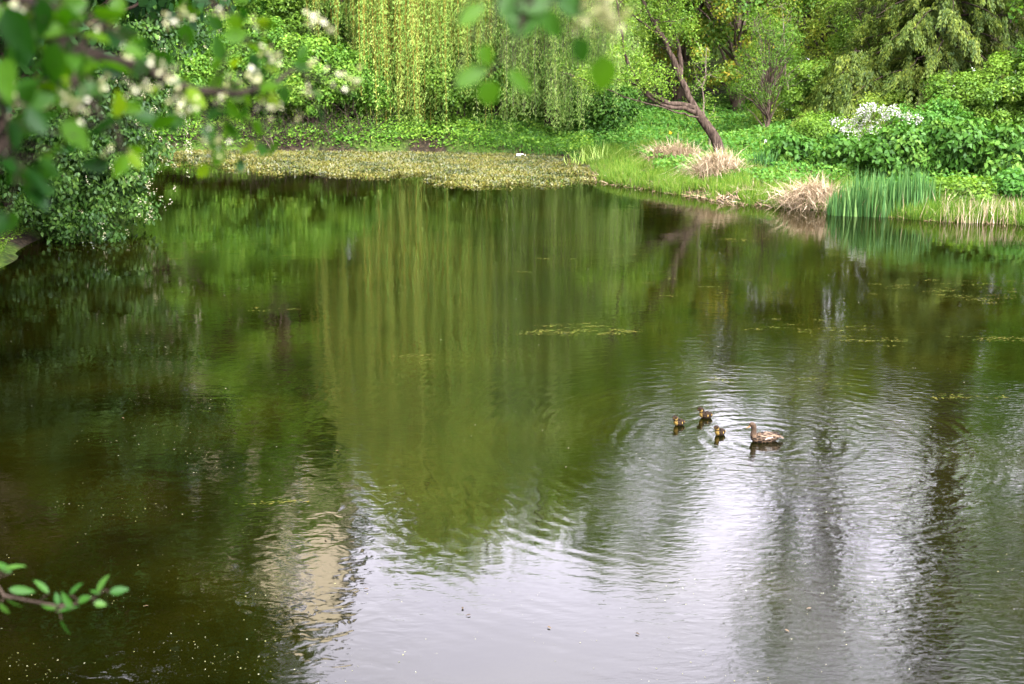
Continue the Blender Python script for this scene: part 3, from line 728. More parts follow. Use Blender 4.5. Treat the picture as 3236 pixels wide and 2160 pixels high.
# white bottle and stalks on the far shore
def lathe(prof, n=20):
    th = np.arange(n) * 2 * math.pi / n; V = []
    for x, r_ in prof: V += [(x, math.cos(t) * r_, math.sin(t) * r_) for t in th]
    Q_ = [(i * n + j, i * n + (j + 1) % n, (i + 1) * n + (j + 1) % n, (i + 1) * n + j) for i in range(len(prof) - 1) for j in range(n)]
    return np.array(V), np.array(Q_)
def bottle():
    p = at_z(1646, 495); e = empty('plastic_bottle', (p[0], p[1], .05), 'white plastic bottle floating at the edge of the weed under the pale willow', 'bottle', rz=.15)
    mw = noise_mat('plastic_white', [(.72, .74, .76), (.85, .86, .88)], 5, .35)
    mc = noise_mat('plastic_grey', [(.5, .52, .55), (.6, .62, .66)], 5, .4)
    V, Q_ = lathe([(-.17, 0.001), (-.17, .05), (-.16, .062), (-.09, .066), (-.06, .058), (-.03, .066), (.05, .066), (.08, .06), (.12, .035), (.13, .02), (.14, .02)])
    V = V + parent_np(e); mesh_np('bottle_body', V, Q_, mw, e, smooth=True)
    V, Q_ = lathe([(.138, .001), (.138, .024), (.172, .024), (.172, .001)]); V = V + parent_np(e); mesh_np('cap', V, Q_, mc, e)
def parent_np(e): return np.array(parent_loc(e))
bottle()
for (lb, x0, y0, x1, y1) in [('dead pale stalk leaning left at the far water edge', 868, 486, 832, 430), ('dead pale stalk almost upright next to the left-leaning one', 870, 486, 855, 420),
                             ('bare stick slanting right below the hanging willow', 1122, 472, 1162, 425)]:
    a = at_z(x0, y0); e = empty('dead_stalk', tuple(a), lb, 'stalk', 'dead stalks at the far edge'); T = Tubes()
    T.add(wobble(a - [0, 0, .1], at_y(x1, y1, a[1]), 7, .03), np.linspace(.018, .01, 7), 6); T.build('stalk', M['greytwig'], e)

# ------------------------------------------------------------------ ground cover, grass fringe, floating weed
def cover(name, label, cat, n, xr, yr, dr, mat, L, W, hh, keep=None, base=.5):
    x = rng.uniform(*xr, n * 3); y = rng.uniform(*yr, n * 3); d = sdf(x, y)
    k = (d > dr[0]) & (d < dr[1])
    if keep is not None: k &= keep(x, y, d)
    x = x[k][:n]; y = y[k][:n]; m = len(x)
    cl = np.clip(.5 + .32 * np.sin(x * 2.1 + np.sin(y * 1.7) * 1.3) * np.sin(y * 2.6 + x) + .3 * np.sin(x * .9 - y * .6 + 1.5 * np.sin(y * .8)), 0, 1)
    z = height(x, y) + rng.random(m) * hh * (.35 + .9 * cl)
    nn = nrm(rng.normal(size=(m, 3)) * .5 + [0, -.15, 1]); LV = Leaves()
    LV.add(np.stack([x, y, z], 1), np.cross(nn, rdir(m)), nn, L * rng.uniform(.6, 1.3, m), W * rng.uniform(.6, 1.3, m), base + (cl - .5) * .4 + rng.normal(size=m) * .2)
    o = LV.build(name, M[mat]); tag(o, label, cat, kind='stuff')
cover('ground_cover', 'bright green low leafy growth covering the right slope', 'ground cover', 90000, (2, 22), (40, 62), (1.6, 17), 'emerald', .13, .09, .38, base=.55)
cover('nettle_cover', 'darker weeds and ivy covering the far left slope', 'ground cover', 90000, (-17, 3), (52, 68), (.12, 14), 'mid', .12, .09, .35, base=.55)
cover('leaf_litter', 'brown dead leaves lying along the far earth bank', 'leaf litter', 6000, (-16, 8), (38, 58), (.0, 1.2), 'litter', .09, .06, .03)
cover('shore_litter', 'brown straw and rotting reed bits lying in the right shallows', 'dead reed', 16000, (2.5, 15), (34, 52), (-.55, .5), 'straw', .30, .028, .07, base=.15)
cover('bank_litter', 'brown dead stems and bare earth between the straw heaps', 'dead reed', 7000, (4.5, 9.5), (38, 50), (1.2, 4.2), 'litter', .30, .03, .10, keep=lambda x, y, d: np.sin(x * 2.3 + y) * np.sin(y * 1.7 - x) > .1, base=.5)
cover('moss_cover', 'pale mossy weeds on the small bank at the left edge', 'ground cover', 22000, (-17, -9), (27, 44), (.25, 4), 'fresh', .06, .05, .06, base=.3)
def fringe(name, label, n, xr, yr, dr, h0, h1, mat, width=.012, v0=.5, keep=None):
    x = rng.uniform(*xr, n * 6); y = rng.uniform(*yr, n * 6); d = sdf(x, y); k = (d > dr[0]) & (d < dr[1])
    if keep is not None: k &= keep(x, y)
    x = x[k][:n]; y = y[k][:n]; P = np.stack([x, y, np.maximum(height(x, y), -.02)], 1)
    B = []; blades(B, len(P), lambda m: P, h0, h1, width, .15, .3, 2, v0); o = build_blades(B, name, M[mat]); tag(o, label, 'grass', kind='stuff')
fringe('shore_grass', 'yellow-green young grass along the right waterline', 42000, (2.5, 12), (38, 52), (-.12, 3.0), .10, .42, 'grass', .022, .45, lambda x, y: (x < 10.2) & (np.sin(x * 2.7 + np.sin(y * 1.9) * 1.2) * np.sin(y * 2.3 - x * .8) + .5 * np.sin(x * 7 + y * 5) > -.35))
fringe('waterside_grass', 'grass and stalks at the right end of the waterline', 20000, (9, 17), (34, 44), (-.15, 1.6), .15, .5, 'grass', .02, .35)
fringe('bank_grass', 'fine green grass on the slope beyond the weed', 16000, (-2, 8), (49, 58), (.0, 5), .10, .26, 'emerald', .025, .6)
def mixed_blades(name, label, cat, n, x0, x1, y0, y1, h0, h1, width, mat, dr):
    x = rng.uniform(x0, x1, n * 5); y = rng.uniform(y0, y1, n * 5); d = sdf(x, y); k = (d > dr[0]) & (d < dr[1]); x = x[k][:n]; y = y[k][:n]
    P = np.stack([x, y, np.maximum(height(x, y), -.01)], 1); B = []
    blades(B, len(P), lambda m: P, h0, h1, width, .25, .5, 3, .5); o = build_blades(B, name, M[mat]); tag(o, label, cat, kind='stuff')
mixed_blades('dead_blades', 'scattered bent dead stems among the waterside plants at the right', 'dead stems', 350, 8.0, 16.0, 36.5, 42, .25, .8, .02, 'straw', (-.3, 1.4))
mixed_blades('slope_weeds', 'taller loose weeds standing out of the green slope', 'weeds', 5000, 3, 20, 41, 58, .25, .6, .03, 'fresh', (2.5, 14))
def flowers(name, label, cat, pts, mat, s):
    LV = Leaves(); B = []
    for (x, y, up) in pts:
        p = on_bank(x, y + 12); q = at_y(x, y, p[1] - .2)
        m = 14; LV.add(q + rng.normal(size=(m, 3)) * s * .4, rdir(m), rdir(m), s, s * .8, rng.random(m))
    return LV
for k, (x, y, mat, lb) in enumerate([(2562, 453, 'ypetal', 'yellow flower on a tall stem left of the white sprays, highest of its patch'), (2605, 470, 'ypetal', 'yellow flower right of the highest yellow one'),
        (2574, 498, 'ypetal', 'lowest-left yellow flower beside the white puff'), (2598, 516, 'ypetal', 'lowest yellow flower above the straw heap'), (2582, 498, 'white', 'round white puff between the yellow flowers'),
        (2900, 452, 'ypetal', 'lone yellow flower among the broad dark leaves'), (2420, 445, 'white', 'pale bloom left of the small comfrey clump'), (2008, 370, 'white', 'white flower head on the green slope left of the leaning trunk'),
        (2118, 420, 'ypetal', 'small yellow bloom above the left straw heap')]):
    p = on_bank(x, y + 25); q = at_y(x, y, p[1]); e = empty('wild_flower', tuple(p), lb, 'flower', 'wild flowers on the bank')
    T = Tubes(); T.add(wobble(p, q, 5, .02), .006, 4); T.build('stem', M['iris'], e)
    LV = Leaves(); m = 26; LV.add(q + rng.normal(size=(m, 3)) * .02, rdir(m), rdir(m), .06, .05, rng.random(m)); LV.build('bloom', M[mat], e)

def weed():
    edge = [(470, 482), (520, 478), (900, 481), (1300, 484), (1600, 490), (1780, 500), (1850, 525), (1895, 560), (1880, 582), (1760, 592), (1640, 598), (1500, 594), (1380, 588), (1310, 566), (1100, 561), (900, 556), (780, 545), (640, 528), (520, 522), (480, 505)]
    P = [at_z(*p)[:2] for p in edge]
    n = 85000; q = scatter_poly(n, P)
    f = np.sin(q[:, 0] * 1.9 + np.sin(q[:, 1] * 1.1) * 2) * np.sin(q[:, 1] * 2.3 + q[:, 0] * .4)
    PX = q[:, 0] / q[:, 1]
    # thin out towards the open water at the right end
    D = []
    Pa = np.array(P); dm = np.full(n, 9e9)
    for i in range(7, len(Pa)):
        a = Pa[i]; b = Pa[(i + 1) % len(Pa)]; e_ = b - a; t = np.clip(((q - a) @ e_) / (e_ @ e_), 0, 1); dm = np.minimum(dm, np.linalg.norm(q - a - t[:, None] * e_, axis=1))
    f2 = np.sin(q[:, 0] * 5.3 + 2 * np.sin(q[:, 1] * 3.1)) * np.sin(q[:, 1] * 6.7 + q[:, 0] * 1.9)
    keep = rng.random(n) < np.clip(-.1 + dm * .42 + f * .4 + f2 * .4, 0, 1); q = q[keep]; f = f[keep]; n = len(q)
    LV = Leaves(); nn = nrm(rng.normal(size=(n, 3)) * .55 + [0, -.3, 1])
    d = np.cross(nn, rdir(n)) + np.array([0, 0, .25])
    LV.add(np.stack([q[:, 0], q[:, 1], rng.random(n) * .05 + .004], 1), d, nn, rng.uniform(.05, .13, n), rng.uniform(.03, .06, n), .46 + .2 * f + rng.normal(size=n) * .13)
    o = LV.build('floating_weed', M['mat']); tag(o, 'olive and straw-coloured mat of floating weed in front of the far bank', 'water weed', kind='stuff')
    kk = rng.random(n) < .08; Pb = np.stack([q[kk, 0], q[kk, 1], np.zeros(kk.sum())], 1); Bt = []
    blades(Bt, len(Pb), lambda m: Pb, .05, .16, .022, .3, .4, 2, .75); ot = build_blades(Bt, 'weed_shoots', M['grass']); tag(ot, 'short green shoots poking up through the floating weed mat', 'water weed', kind='stuff')
    # ragged thin streaks on open water
    LV = Leaves()
    for (x, y, wx, wy, m) in [(1700, 580, 1.2, .5, 700), (1550, 596, 1.6, .3, 600), (1450, 585, 1.8, .4, 500), (1810, 1035, .55, .5, 260), (1720, 1052, .5, .2, 160), (1950, 1050, .6, .3, 160), (2550, 1030, 1.2, .6, 190), (2760, 1075, .8, .35, 150),
                              (2950, 905, 1.6, .7, 260), (3120, 940, 1.2, .5, 200), (3190, 1070, .6, .2, 160), (1330, 1120, .8, .5, 60), (900, 980, .8, .5, 50), (2600, 1200, 1.5, .5, 80), (850, 1590, .35, .2, 60),
                              (2150, 900, 2.5, 1.5, 120), (1900, 830, 2.0, 1.5, 90), (3000, 1256, .7, .15, 90), (1200, 760, 4, 2, 90), (700, 800, 2.5, 2, 60), (2350, 755, 1.2, .4, 120)]:
        c = at_z(x, y); k = max(1, m // 14); cen = c[:2] + rng.normal(size=(k, 2)) * [wx * .5, wy * .5]
        q = cen[rng.integers(0, k, m)] + rng.normal(size=(m, 2)) * [.12, .035]
        nn = nrm(rng.normal(size=(m, 3)) * .08 + [0, 0, 1])
        LV.add(np.stack([q[:, 0], q[:, 1], np.full(m, .004) + rng.random(m) * .004], 1), np.stack([rng.normal(size=m), rng.normal(size=m) * .3, np.zeros(m)], 1), nn, rng.uniform(.02, .07, m), rng.uniform(.006, .02, m), .5 + rng.random(m) * .5)
    o = LV.build('weed_streaks', M['mat']); tag(o, 'thin yellowish streaks of weed drifting on the open water', 'water weed', kind='stuff')
    # petals and specks, thickest at the left under the trees
    m = 3400; x = rng.uniform(0, 3236, m); y = rng.uniform(650, 2160, m); kc = rng.integers(0, 90, m); cl_ = rng.random(m) < .62; cx_ = rng.uniform(0, 3236, 90); cy_ = rng.uniform(700, 2150, 90)
    x = np.where(cl_, cx_[kc] + rng.normal(size=m) * 60, x); y = np.where(cl_, cy_[kc] + rng.normal(size=m) * 22, y)
    keep = rng.random(m) < np.where(x < 900, .8, .3); x = x[keep]; y = y[keep]; m = len(x)
    q = np.array([at_z(a, b) for a, b in zip(x, y)]); q[:, 2] = .004
    nn = nrm(rng.normal(size=(m, 3)) * .1 + [0, 0, 1]); LV = Leaves()
    s = .004 + .012 * rng.random(m) ** 2.5 * np.sqrt(q[:, 1] / 16)
    LV.add(q, np.cross(nn, rdir(m)), nn, s * 1.4, s, rng.random(m)); o = LV.build('petals', M['cream']); tag(o, 'tiny pale petals and specks scattered on the dark water', 'petals', kind='stuff')
weed()
# floating leaves, one object each
lf = [(1150, 1862, 'pale curled leaf floating in the sky reflection left of centre'), (1488, 1943, 'brown curled leaf floating near the bottom centre'), (1462, 1925, 'small brown leaf just left of the curled one at the bottom centre'),
      (2564, 1922, 'pinkish oval leaf lying flat on the water below the ducks'), (2008, 2000, 'pale leaf floating in the bright sky reflection right of centre'), (1105, 1712, 'brown leaf on the bright water by the mirrored wall'),
      (1032, 1707, 'grey-brown leaf on the mirrored beige wall'), (385, 1320, 'bent pale leaf on the dark water at the left'), (1060, 1425, 'light leaf on the green reflection left of the willow reflection'),
      (470, 1915, 'orange-brown leaf on the dark water right of the leafy sprig'), (1730, 1980, 'pinkish leaf near the bottom of the bright water'), (2480, 1990, 'faint pink leaf below the large oval one')]
for (x, y, lb) in lf:
    p = at_z(x, y, .006); e = Leaves(); m = 1
    a = rng.random() * 6.28; e.add(np.zeros((1, 3)), np.array([[math.cos(a), math.sin(a) * .6, .02]]), np.array([[0, 0, 1.0]]), .055, .024, .2 + rng.random() * .5)
    o = e.build('floating_leaf', M['litter'], shape='ovate'); o.location = (p[0], p[1], .012); tag(o, lb, 'floating leaf', 'leaves floating on the pond')

# ------------------------------------------------------------------ big bird cherry on the left bank
def bird_cherry():
    X, Y = -12.2, 36.5; z = gz(X, Y)
    e = empty('bird_cherry_tree', (X, Y, z), 'large dark flowering bird cherry overhanging the water at the left', 'tree')
    LV = Leaves(); T = Tubes(); cs = []
    blobs = [((-10.2, 36.0, 2.4), (1.9, 2.0, 2.0), 20, 15000, .62), ((-11.6, 35.5, 3.6), (2.6, 2.2, 2.6), 26, 15000, .45), ((-9.5, 36.4, 5.4), (2.0, 2.0, 2.2), 20, 12000, .5), ((-13.6, 35.2, 4.5), (2.5, 2.2, 4.0), 30, 15000, .4),
             ((-11.0, 35.5, 8.2), (3.0, 2.6, 2.8), 36, 15000, .45), ((-8.2, 35.8, 9.2), (2.2, 2.2, 2.4), 26, 10000, .5), ((-9.6, 35.6, 12.2), (3.2, 2.8, 2.4), 34, 12000, .5), ((-6.9, 35.4, 12.0), (1.6, 1.8, 1.9), 16, 6000, .5),
             ((-13.8, 35.0, 11.5), (2.8, 2.6, 3.4), 30, 9000, .4), ((-10.8, 34.9, 1.5), (1.7, 1.3, 1.5), 16, 9000, .55)]
    for c, r_, k, n, b in blobs:
        cs.append(crown_fill(LV, c, r_, int(n * 1.3), k * 3, .55, .135, .075, b, .24, droop=.7, flat=.8, inner=.4))
    cs = np.concatenate(cs)
    trunk = wobble([X, Y, z - .2], [X + 1.8, Y - .6, z + 11.5], 14, .6); rr = np.linspace(.36, .06, 14); T.add(trunk, rr, 12)
    for q in cs[::3]:
        k = int(np.clip((q[2] - z) * .8, 0, 12)); T.add(wobble(trunk[k], q, 8, .3, sag=.4), np.linspace(rr[k] * .4, .012, 8), 5)
    T.build('trunk', M['barkdark'], e); LV.p = [np.where(p[:, 2:3] < .06, p * [1, 1, 0] + [0, 0, .06], p) for p in LV.p]
    LV.build('crown', M['cherry'], e)
    # hanging white blossom spikes, mostly on the sunny outer side
    n = 120; fl = Leaves(); u = rdir(n)
    cen = np.array([b[0] for b in blobs])[[0, 0, 0, 2, 0, 9]]; rad = np.array([b[1] for b in blobs])[[0, 0, 0, 2, 0, 9]]
    k = rng.integers(0, 6, n); u[:, 0] = np.abs(u[:, 0]) * 1.6 + .3; u[:, 1] = -np.abs(u[:, 1]); u = nrm(u)
    p = cen[k] + u * rad[k] * 1.12
    for s in range(9):
        fl.add(p + np.array([0, 0, -.015 * s]) + rng.normal(size=(n, 3)) * .025, rdir(n), rdir(n), .038, .034, .45 + rng.random(n) * .5)
    fl.build('blossom', M['cream'], e)
bird_cherry()
for x, y, h, rd, ln, lb in [(-10.6, 25, 15, 4.3, 1.6, 'tall dark tree on the left bank behind the bird cherry, mirrored black in the corner'), (-10.4, 15.5, 16, 4.8, 2.2, 'unseen dark tree added to overhang and shade the left of the pond, nearer the viewer'),
                        (-8.6, 5.5, 17, 5.0, 1.8, 'unseen dark tree added on the left bank nearest the viewer to shade the water')]:
    tree('shade_tree', lb, 'tree', 0, y, h, rd, 'dark', 30000, 130, 1.15, .24, .16, lo=.34 if y < 20 else .2, base=.3, trunk=.3, X=x, lean=(ln, 0), group='dark trees of the left bank')  # the two nearer trees stay out of view, added to shade the left water
for k, (x, y, h, rd, lb) in enumerate([(-16.5, 38, 17, 4.2, 'tall dark tree standing inland of the flowering bird cherry'), (-18.2, 48, 18, 3.4, 'dark tree farther back on the left bank, between bird cherry and far shrubs'), (-19.0, 55, 16, 3.4, 'dark tree at the corner where the left and far banks meet'),
                                    (-17.5, 31, 15, 3.8, 'dark tree at the left edge above the mossy bank'), (-20.5, 43, 18, 4.0, 'dark tree deepest in the wood on the left'), (-14.6, 42.5, 15, 2.6, 'slim dark tree just behind the flowering bird cherry'), (-17.8, 34.5, 15, 3.0, 'slim dark tree between the edge tree and the bird cherry')]):
    tree('wood_tree', lb, 'tree', 0, y, h, rd, 'dark', 26000, 90, 1.1, .20, .14, lo=.0, base=.4, trunk=.3, X=x, group='dark trees of the left bank', flat=.85)

# ------------------------------------------------------------------ beige block of flats (shows mirrored in the water)
def building():
    D = 92.0
    xr = x_at(1045, D, -30); top = D * math.tan(PITCH + math.atan((1985 - 1080) / F)) - CAM_H
    wdt, dep = 15.0, 14.0; x0 = xr - wdt; z0 = gz(xr, D) - .5
    e = empty('apartment_building', (xr - wdt / 2, D + dep / 2, z0), 'beige block of flats behind the trees, mirrored upside down in the pond', 'building')
    def box(a, b):
        x1, y1, z1 = a; x2, y2, z2 = b
        return np.array([(x1, y1, z1), (x2, y1, z1), (x2, y2, z1), (x1, y2, z1), (x1, y1, z2), (x2, y1, z2), (x2, y2, z2), (x1, y2, z2)]), np.array([(0, 1, 5, 4), (1, 2, 6, 5), (2, 3, 7, 6), (3, 0, 4, 7), (4, 5, 6, 7), (0, 3, 2, 1)])
    def bx(name, a, b, m, par): V, q = box(a, b); return mesh_np(name, V, q, m, par)
    wall = bx('wall', (x0, D, z0), (xr, D + dep, top), M['stone'], e)
    bx('roof', (x0 - .4, D - .4, top), (xr + .4, D + dep + .4, top + .5), noise_mat('roof_grey', [(.12, .12, .13), (.18, .18, .19)], 2), e)
    gl = noise_mat('window_glass', [(.03, .04, .05), (.08, .09, .11)], 2, .08, spec=.8); fm = noise_mat('window_frame', [(.6, .6, .6), (.7, .7, .7)], 2)
    nfl = int((top - z0) / 3.0)
    for f in range(3, nfl):
        for c in range(4):
            wx = xr - 2.6 - c * 3.6; wz = z0 + f * 3.0 + .9
            if wz + 1.5 > top: continue
            w_ = bx('window', (wx - .8, D - .06, wz), (wx + .8, D - .002, wz + 1.5), fm, e)
            bx('pane', (wx - .7, D - .075, wz + .1), (wx + .7, D - .062, wz + 1.4), gl, w_)
building()

# ------------------------------------------------------------------ the tree whose boughs hang in front of the camera
def fore_tree():
    bx_, by_ = -3.6, 1.2; z = gz(bx_, by_)
    e = empty('hawthorn_tree', (bx_, by_, z), 'flowering tree whose blurred leafy boughs hang close in front at the top left', 'tree')
    T = Tubes(); LV = Leaves(); FL = Leaves()
    tr = smooth_path([np.array([bx_, by_, z - .2]), np.array([bx_ + .1, by_ + .1, 5.6]), np.array([bx_ + .3, by_ + .2, 7.2]), np.array([bx_ + .4, by_ + .3, 9.0])], 14)
    T.add(tr, np.linspace(.16, .05, 14), 12)
    def B(pts, r0, r1, n=18):
        q = smooth_path([at_y(x, y, Y) for x, y, Y in pts], n); q[1:] += rng.normal(size=(n - 1, 3)) * .004
        T.add(q, np.linspace(r0, r1, n), 7); return q
    A = B([(-900, -160, 2.0), (-300, -120, 2.5), (60, 0, 2.9), (207, 165, 3.0), (330, 180, 3.05), (500, 240, 3.1), (640, 285, 3.2), (760, 290, 3.3), (860, 262, 3.4), (950, 220, 3.5)], .022, .004, 30)
    T.add(wobble(tr[9], A[0], 6, .03), np.linspace(.04, .022, 6), 8)
    b = B([(420, -160, 3.0), (350, 20, 3.0), (320, 85, 3.0), (262, 135, 3.0), (207, 165, 3.0)], .008, .006, 14)
    T.add(wobble(tr[12], b[0], 8, .1, sag=.2), np.linspace(.03, .008, 8), 7)
    c = B([(215, 170, 3.0), (242, 240, 2.95), (262, 290, 2.95), (310, 345, 2.9), (345, 385, 2.9), (380, 450, 2.9)], .007, .003, 14)
    d = B([(-300, 100, 2.6), (-80, 200, 2.6), (5, 330, 2.6), (22, 480, 2.6), (50, 560, 2.6)], .009, .003, 14)
    T.add(wobble(tr[8], d[0], 6, .05), np.linspace(.03, .009, 6), 7)
    f = B([(620, 282, 3.2), (700, 340, 3.3), (800, 390, 3.4), (860, 420, 3.45)], .004, .002, 10)
    h_ = B([(500, -200, 3.3), (620, -60, 3.3), (720, 60, 3.35), (800, 130, 3.4), (860, 200, 3.4)], .006, .002, 14)
    k_ = B([(-200, -60, 2.7), (0, 30, 2.7), (120, 110, 2.7), (200, 120, 2.7)], .008, .003, 12)
    T.add(wobble(A[3], h_[0], 6, .05), np.linspace(.012, .006, 6), 6)
    n_ = B([(100, -100, 2.7), (150, 10, 2.7), (240, 70, 2.7), (330, 60, 2.8)], .006, .002, 12)
    def twig_leaves(q, n, i0, size=.075, dark=.35):
        size = size * .72; n = int(n * 1.15)
        for _ in range(n):
            s = q[rng.integers(i0, len(q))]
            dr = nrm(np.array([rng.normal(), rng.normal() * .6, rng.normal() * .7 - .25]))
            en = s + dr * rng.uniform(.02, .09); T.add(np.array([s, (s + en) / 2 + [0, 0, .004], en]), .0016, 4)
            m = 1; nn = nrm(rng.normal(size=(m, 3)) + [0, -.25, .5]); l = size * rng.uniform(.7, 1.2)
            LV.add(en[None], (dr + rng.normal(size=3) * .5)[None], nn, l, l * .62, np.clip(dark + rng.normal() * .24, 0, .82))
    twig_leaves(A, 42, 6); twig_leaves(b, 16, 0); twig_leaves(c, 20, 2); twig_leaves(d, 26, 2, .08, .25); twig_leaves(f, 15, 1); twig_leaves(h_, 24, 3, .07); twig_leaves(k_, 24, 2, .085, .25); twig_leaves(n_, 14, 2)
    for (x, y, Y, l) in [(130, 60, 2.6, .10), (175, 200, 2.6, .10), (60, 100, 2.5, .11), (170, 470, 2.7, .10), (40, 530, 2.6, .09), (330, 400, 2.8, .10), (20, 250, 2.5, .10), (240, 430, 2.7, .09), (100, 380, 2.7, .10), (30, 700, 2.7, .07), (130, 620, 3, .06),
                         (510, 180, 3, .07), (590, 110, 3.1, .07), (745, 110, 3.2, .07), (800, 200, 3.3, .06), (740, 290, 3.3, .06), (900, 300, 3.4, .055), (1120, 300, 3.5, .05), (1015, 370, 3.5, .055), (860, 470, 3.4, .05), (760, 520, 3.4, .05), (640, 540, 3.3, .05), (690, 500, 3.2, .06), (300, 520, 3.0, .07), (395, 525, 3, .06), (660, 420, 3.2, .06), (430, 310, 3, .06), (560, 380, 3.1, .06)]:
        p = at_y(x, y, Y); nn = nrm(rng.normal(size=(1, 3)) * .7 + [0, -.8, .3]); dd = np.cross(nn, rdir(1)) + [0, 0, -.5]
        l *= .85; LV.add(p[None] - dd / np.linalg.norm(dd) * l * .5, dd, nn, l, l * .62, np.clip(.26 + rng.normal() * .26, 0, .8))
        best = min((q for q in (A, b, c, d, f, h_, k_, n_)), key=lambda q: np.min(np.linalg.norm(q - p, axis=1))); s = best[np.argmin(np.linalg.norm(best - p, axis=1))]
        if np.linalg.norm(s - p) < .35: T.add(wobble(s, p, 5, .01), .0018, 4)
    # blossom clusters
    for (x, y, Y, s) in [(300, 90, 3, 1), (345, 92, 3, 1), (400, 160, 3, 1), (490, 200, 3.0, 1.1), (530, 232, 3.0, 1.1), (320, 255, 3, .9), (200, 320, 2.8, 1.6), (235, 345, 2.8, 1.3), (425, 285, 3, .9), (460, 283, 3, .8), (565, 300, 3.1, 1), (590, 345, 3.1, 1.2), (610, 330, 3.1, 1),
                         (700, 22, 3.2, .9), (775, 240, 3.2, .9), (730, 245, 3.2, .7), (800, 240, 3.2, .7), (810, 62, 3.3, .9), (1000, 60, 3.3, 1.3), (1040, 75, 3.3, 1), (850, 165, 3.3, .9), (880, 185, 3.3, .8), (690, 300, 3.2, 1), (830, 330, 3.35, 1), (875, 345, 3.35, 1), (960, 290, 3.4, 1),
                         (985, 205, 3.4, 1), (1090, 250, 3.45, 1.3), (1130, 262, 3.45, .9), (935, 380, 3.4, .8), (332, 485, 3, .7), (392, 490, 3, .7), (640, 445, 3.2, .9), (700, 450, 3.2, .9), (20, 370, 2.7, 1.5), (30, 300, 2.7, 1.2), (60, 20, 2.7, 1.2), (240, 30, 2.8, 1.3), (560, 60, 3.2, 1.2)]:
        c0 = at_y(x, y, Y); m = int(11 * s)
        st = min((q[np.argmin(np.linalg.norm(q - c0, axis=1))] for q in (A, b, c, d, f, h_, k_, n_)), key=lambda q: np.linalg.norm(q - c0)); T.add(wobble(st, c0, 5, .01), .0014, 4)
        p = c0 + rng.normal(size=(m, 3)) * .011 * s; FL.add(p, rdir(m), rdir(m), .013, .012, rng.random(m))
    # leaves at the top centre on a bough that passes above the picture
    g_ = B([(-200, -700, 2.2), (500, -620, 2.3), (1100, -420, 2.4), (1500, -200, 2.5), (1750, -110, 2.5), (1950, -60, 2.5)], .02, .004, 24)
    T.add(wobble(tr[12], g_[0], 6, .1), np.linspace(.04, .02, 6), 8)
    for (x, y, ang, l, ww, v) in [(1489, 43, 35, .062, .032, .55), (1657, 30, 75, .10, .062, .25), (1610, 10, 120, .08, .05, .3), (1744, 78, -50, .055, .035, .25), (1835, 160, -70, .05, .034, .12), (1904, 233, -88, .066, .047, .4), (1491, 237, 32, .072, .032, .45),
                                  (1544, 293, -80, .046, .042, .35), (1645, 258, -42, .058, .026, .4), (1535, 175, -60, .04, .03, .4), (1700, 0, 10, .08, .05, .3), (1810, 20, -20, .06, .04, .2)]:
        c0 = at_y(x, y, 2.5); dd = np.array([math.cos(R(ang)), .15, math.sin(R(ang))]); nn = np.array([[.1, -1, .35]])
        LV.add((c0 - dd * l * .5)[None], dd[None], nn, l, ww * 1.05, v + .12); s = g_[np.argmin(np.linalg.norm(g_ - c0, axis=1))]
        T.add(wobble(s, c0 - dd * l * .5, 6, .01), .0018, 4)
    for (x, y) in [(1870, 50), (1900, 25), (1930, 75), (1950, 60)]:
        c0 = at_y(x, y, 2.45); m = 36; s = g_[np.argmin(np.linalg.norm(g_ - c0, axis=1))]; T.add(wobble(s, c0, 5, .01), .0014, 4)
        FL.add(c0 + rng.normal(size=(m, 3)) * .014, rdir(m), rdir(m), .012, .011, rng.random(m) * .6)
    # rest of the crown, above and beside the camera
    CR = Leaves(); crown_fill(CR, [bx_ - 1.2, by_ - .5, 8.8], [1.8, 1.8, 1.6], 9000, 60, .4, .08, .05, .35, .25)
    T.build('trunk', M['forebark'], e); LV.build('leaves', M['fore'], e, shape='ovate'); FL.build('blossom', M['cream'], e); CR.build('crown', M['fore'], e)
fore_tree()
def sprig():
    root = np.array([-3.0, 3.6, gz(-3.0, 3.6)]); e = empty('leafy_sprig', tuple(root), 'small leafy sprig reaching over the dark water at the bottom left', 'shrub')
    T = Tubes(); LV = Leaves(); Y = 4.3
    q = smooth_path([root, root + [.3, .3, .5], at_y(-160, 1850, Y), at_y(0, 1878, Y), at_y(130, 1905, Y), at_y(210, 1912, Y), at_y(290, 1890, Y), at_y(335, 1862, Y)], 26)
    T.add(q, np.linspace(.006, .0018, 26), 6)
    for (x, y, ang, l, ww) in [(50, 1790, 8, .05, .017), (10, 1790, 150, .05, .02), (72, 1865, -12, .062, .024), (48, 1908, -45, .05, .018), (16, 1925, -70, .04, .02), (130, 1850, 140, .05, .018), (240, 1858, 45, .04, .015), (210, 1895, 130, .05, .022),
                               (152, 1915, 170, .045, .02), (215, 1922, 10, .055, .015), (268, 1893, 25, .035, .026), (318, 1908, -10, .03, .022), (325, 1842, 62, .05, .026), (378, 1865, 8, .045, .025), (206, 1985, -78, .05, .024), (300, 1870, 160, .03, .018), (180, 1890, 100, .03, .018)]:
        c0 = at_y(x, y, Y); dd = np.array([math.cos(R(ang)), .25, math.sin(R(ang))]); nn = np.array([[rng.normal() * .6, -.5, .8 + rng.normal() * .3]]); l2 = l * 1.38
        LV.add((c0 - dd * l2 * .5)[None], dd[None], nn, l2, ww * 1.15, .35 + rng.random() * .5); s = q[np.argmin(np.linalg.norm(q - c0, axis=1))]; T.add(wobble(s, c0 - dd * l2 * .5, 4, .003), .0016, 4)
    T.build('stems', M['barkdark'], e); LV.build('leaves', M['sprig'], e, shape='ovate')
sprig()

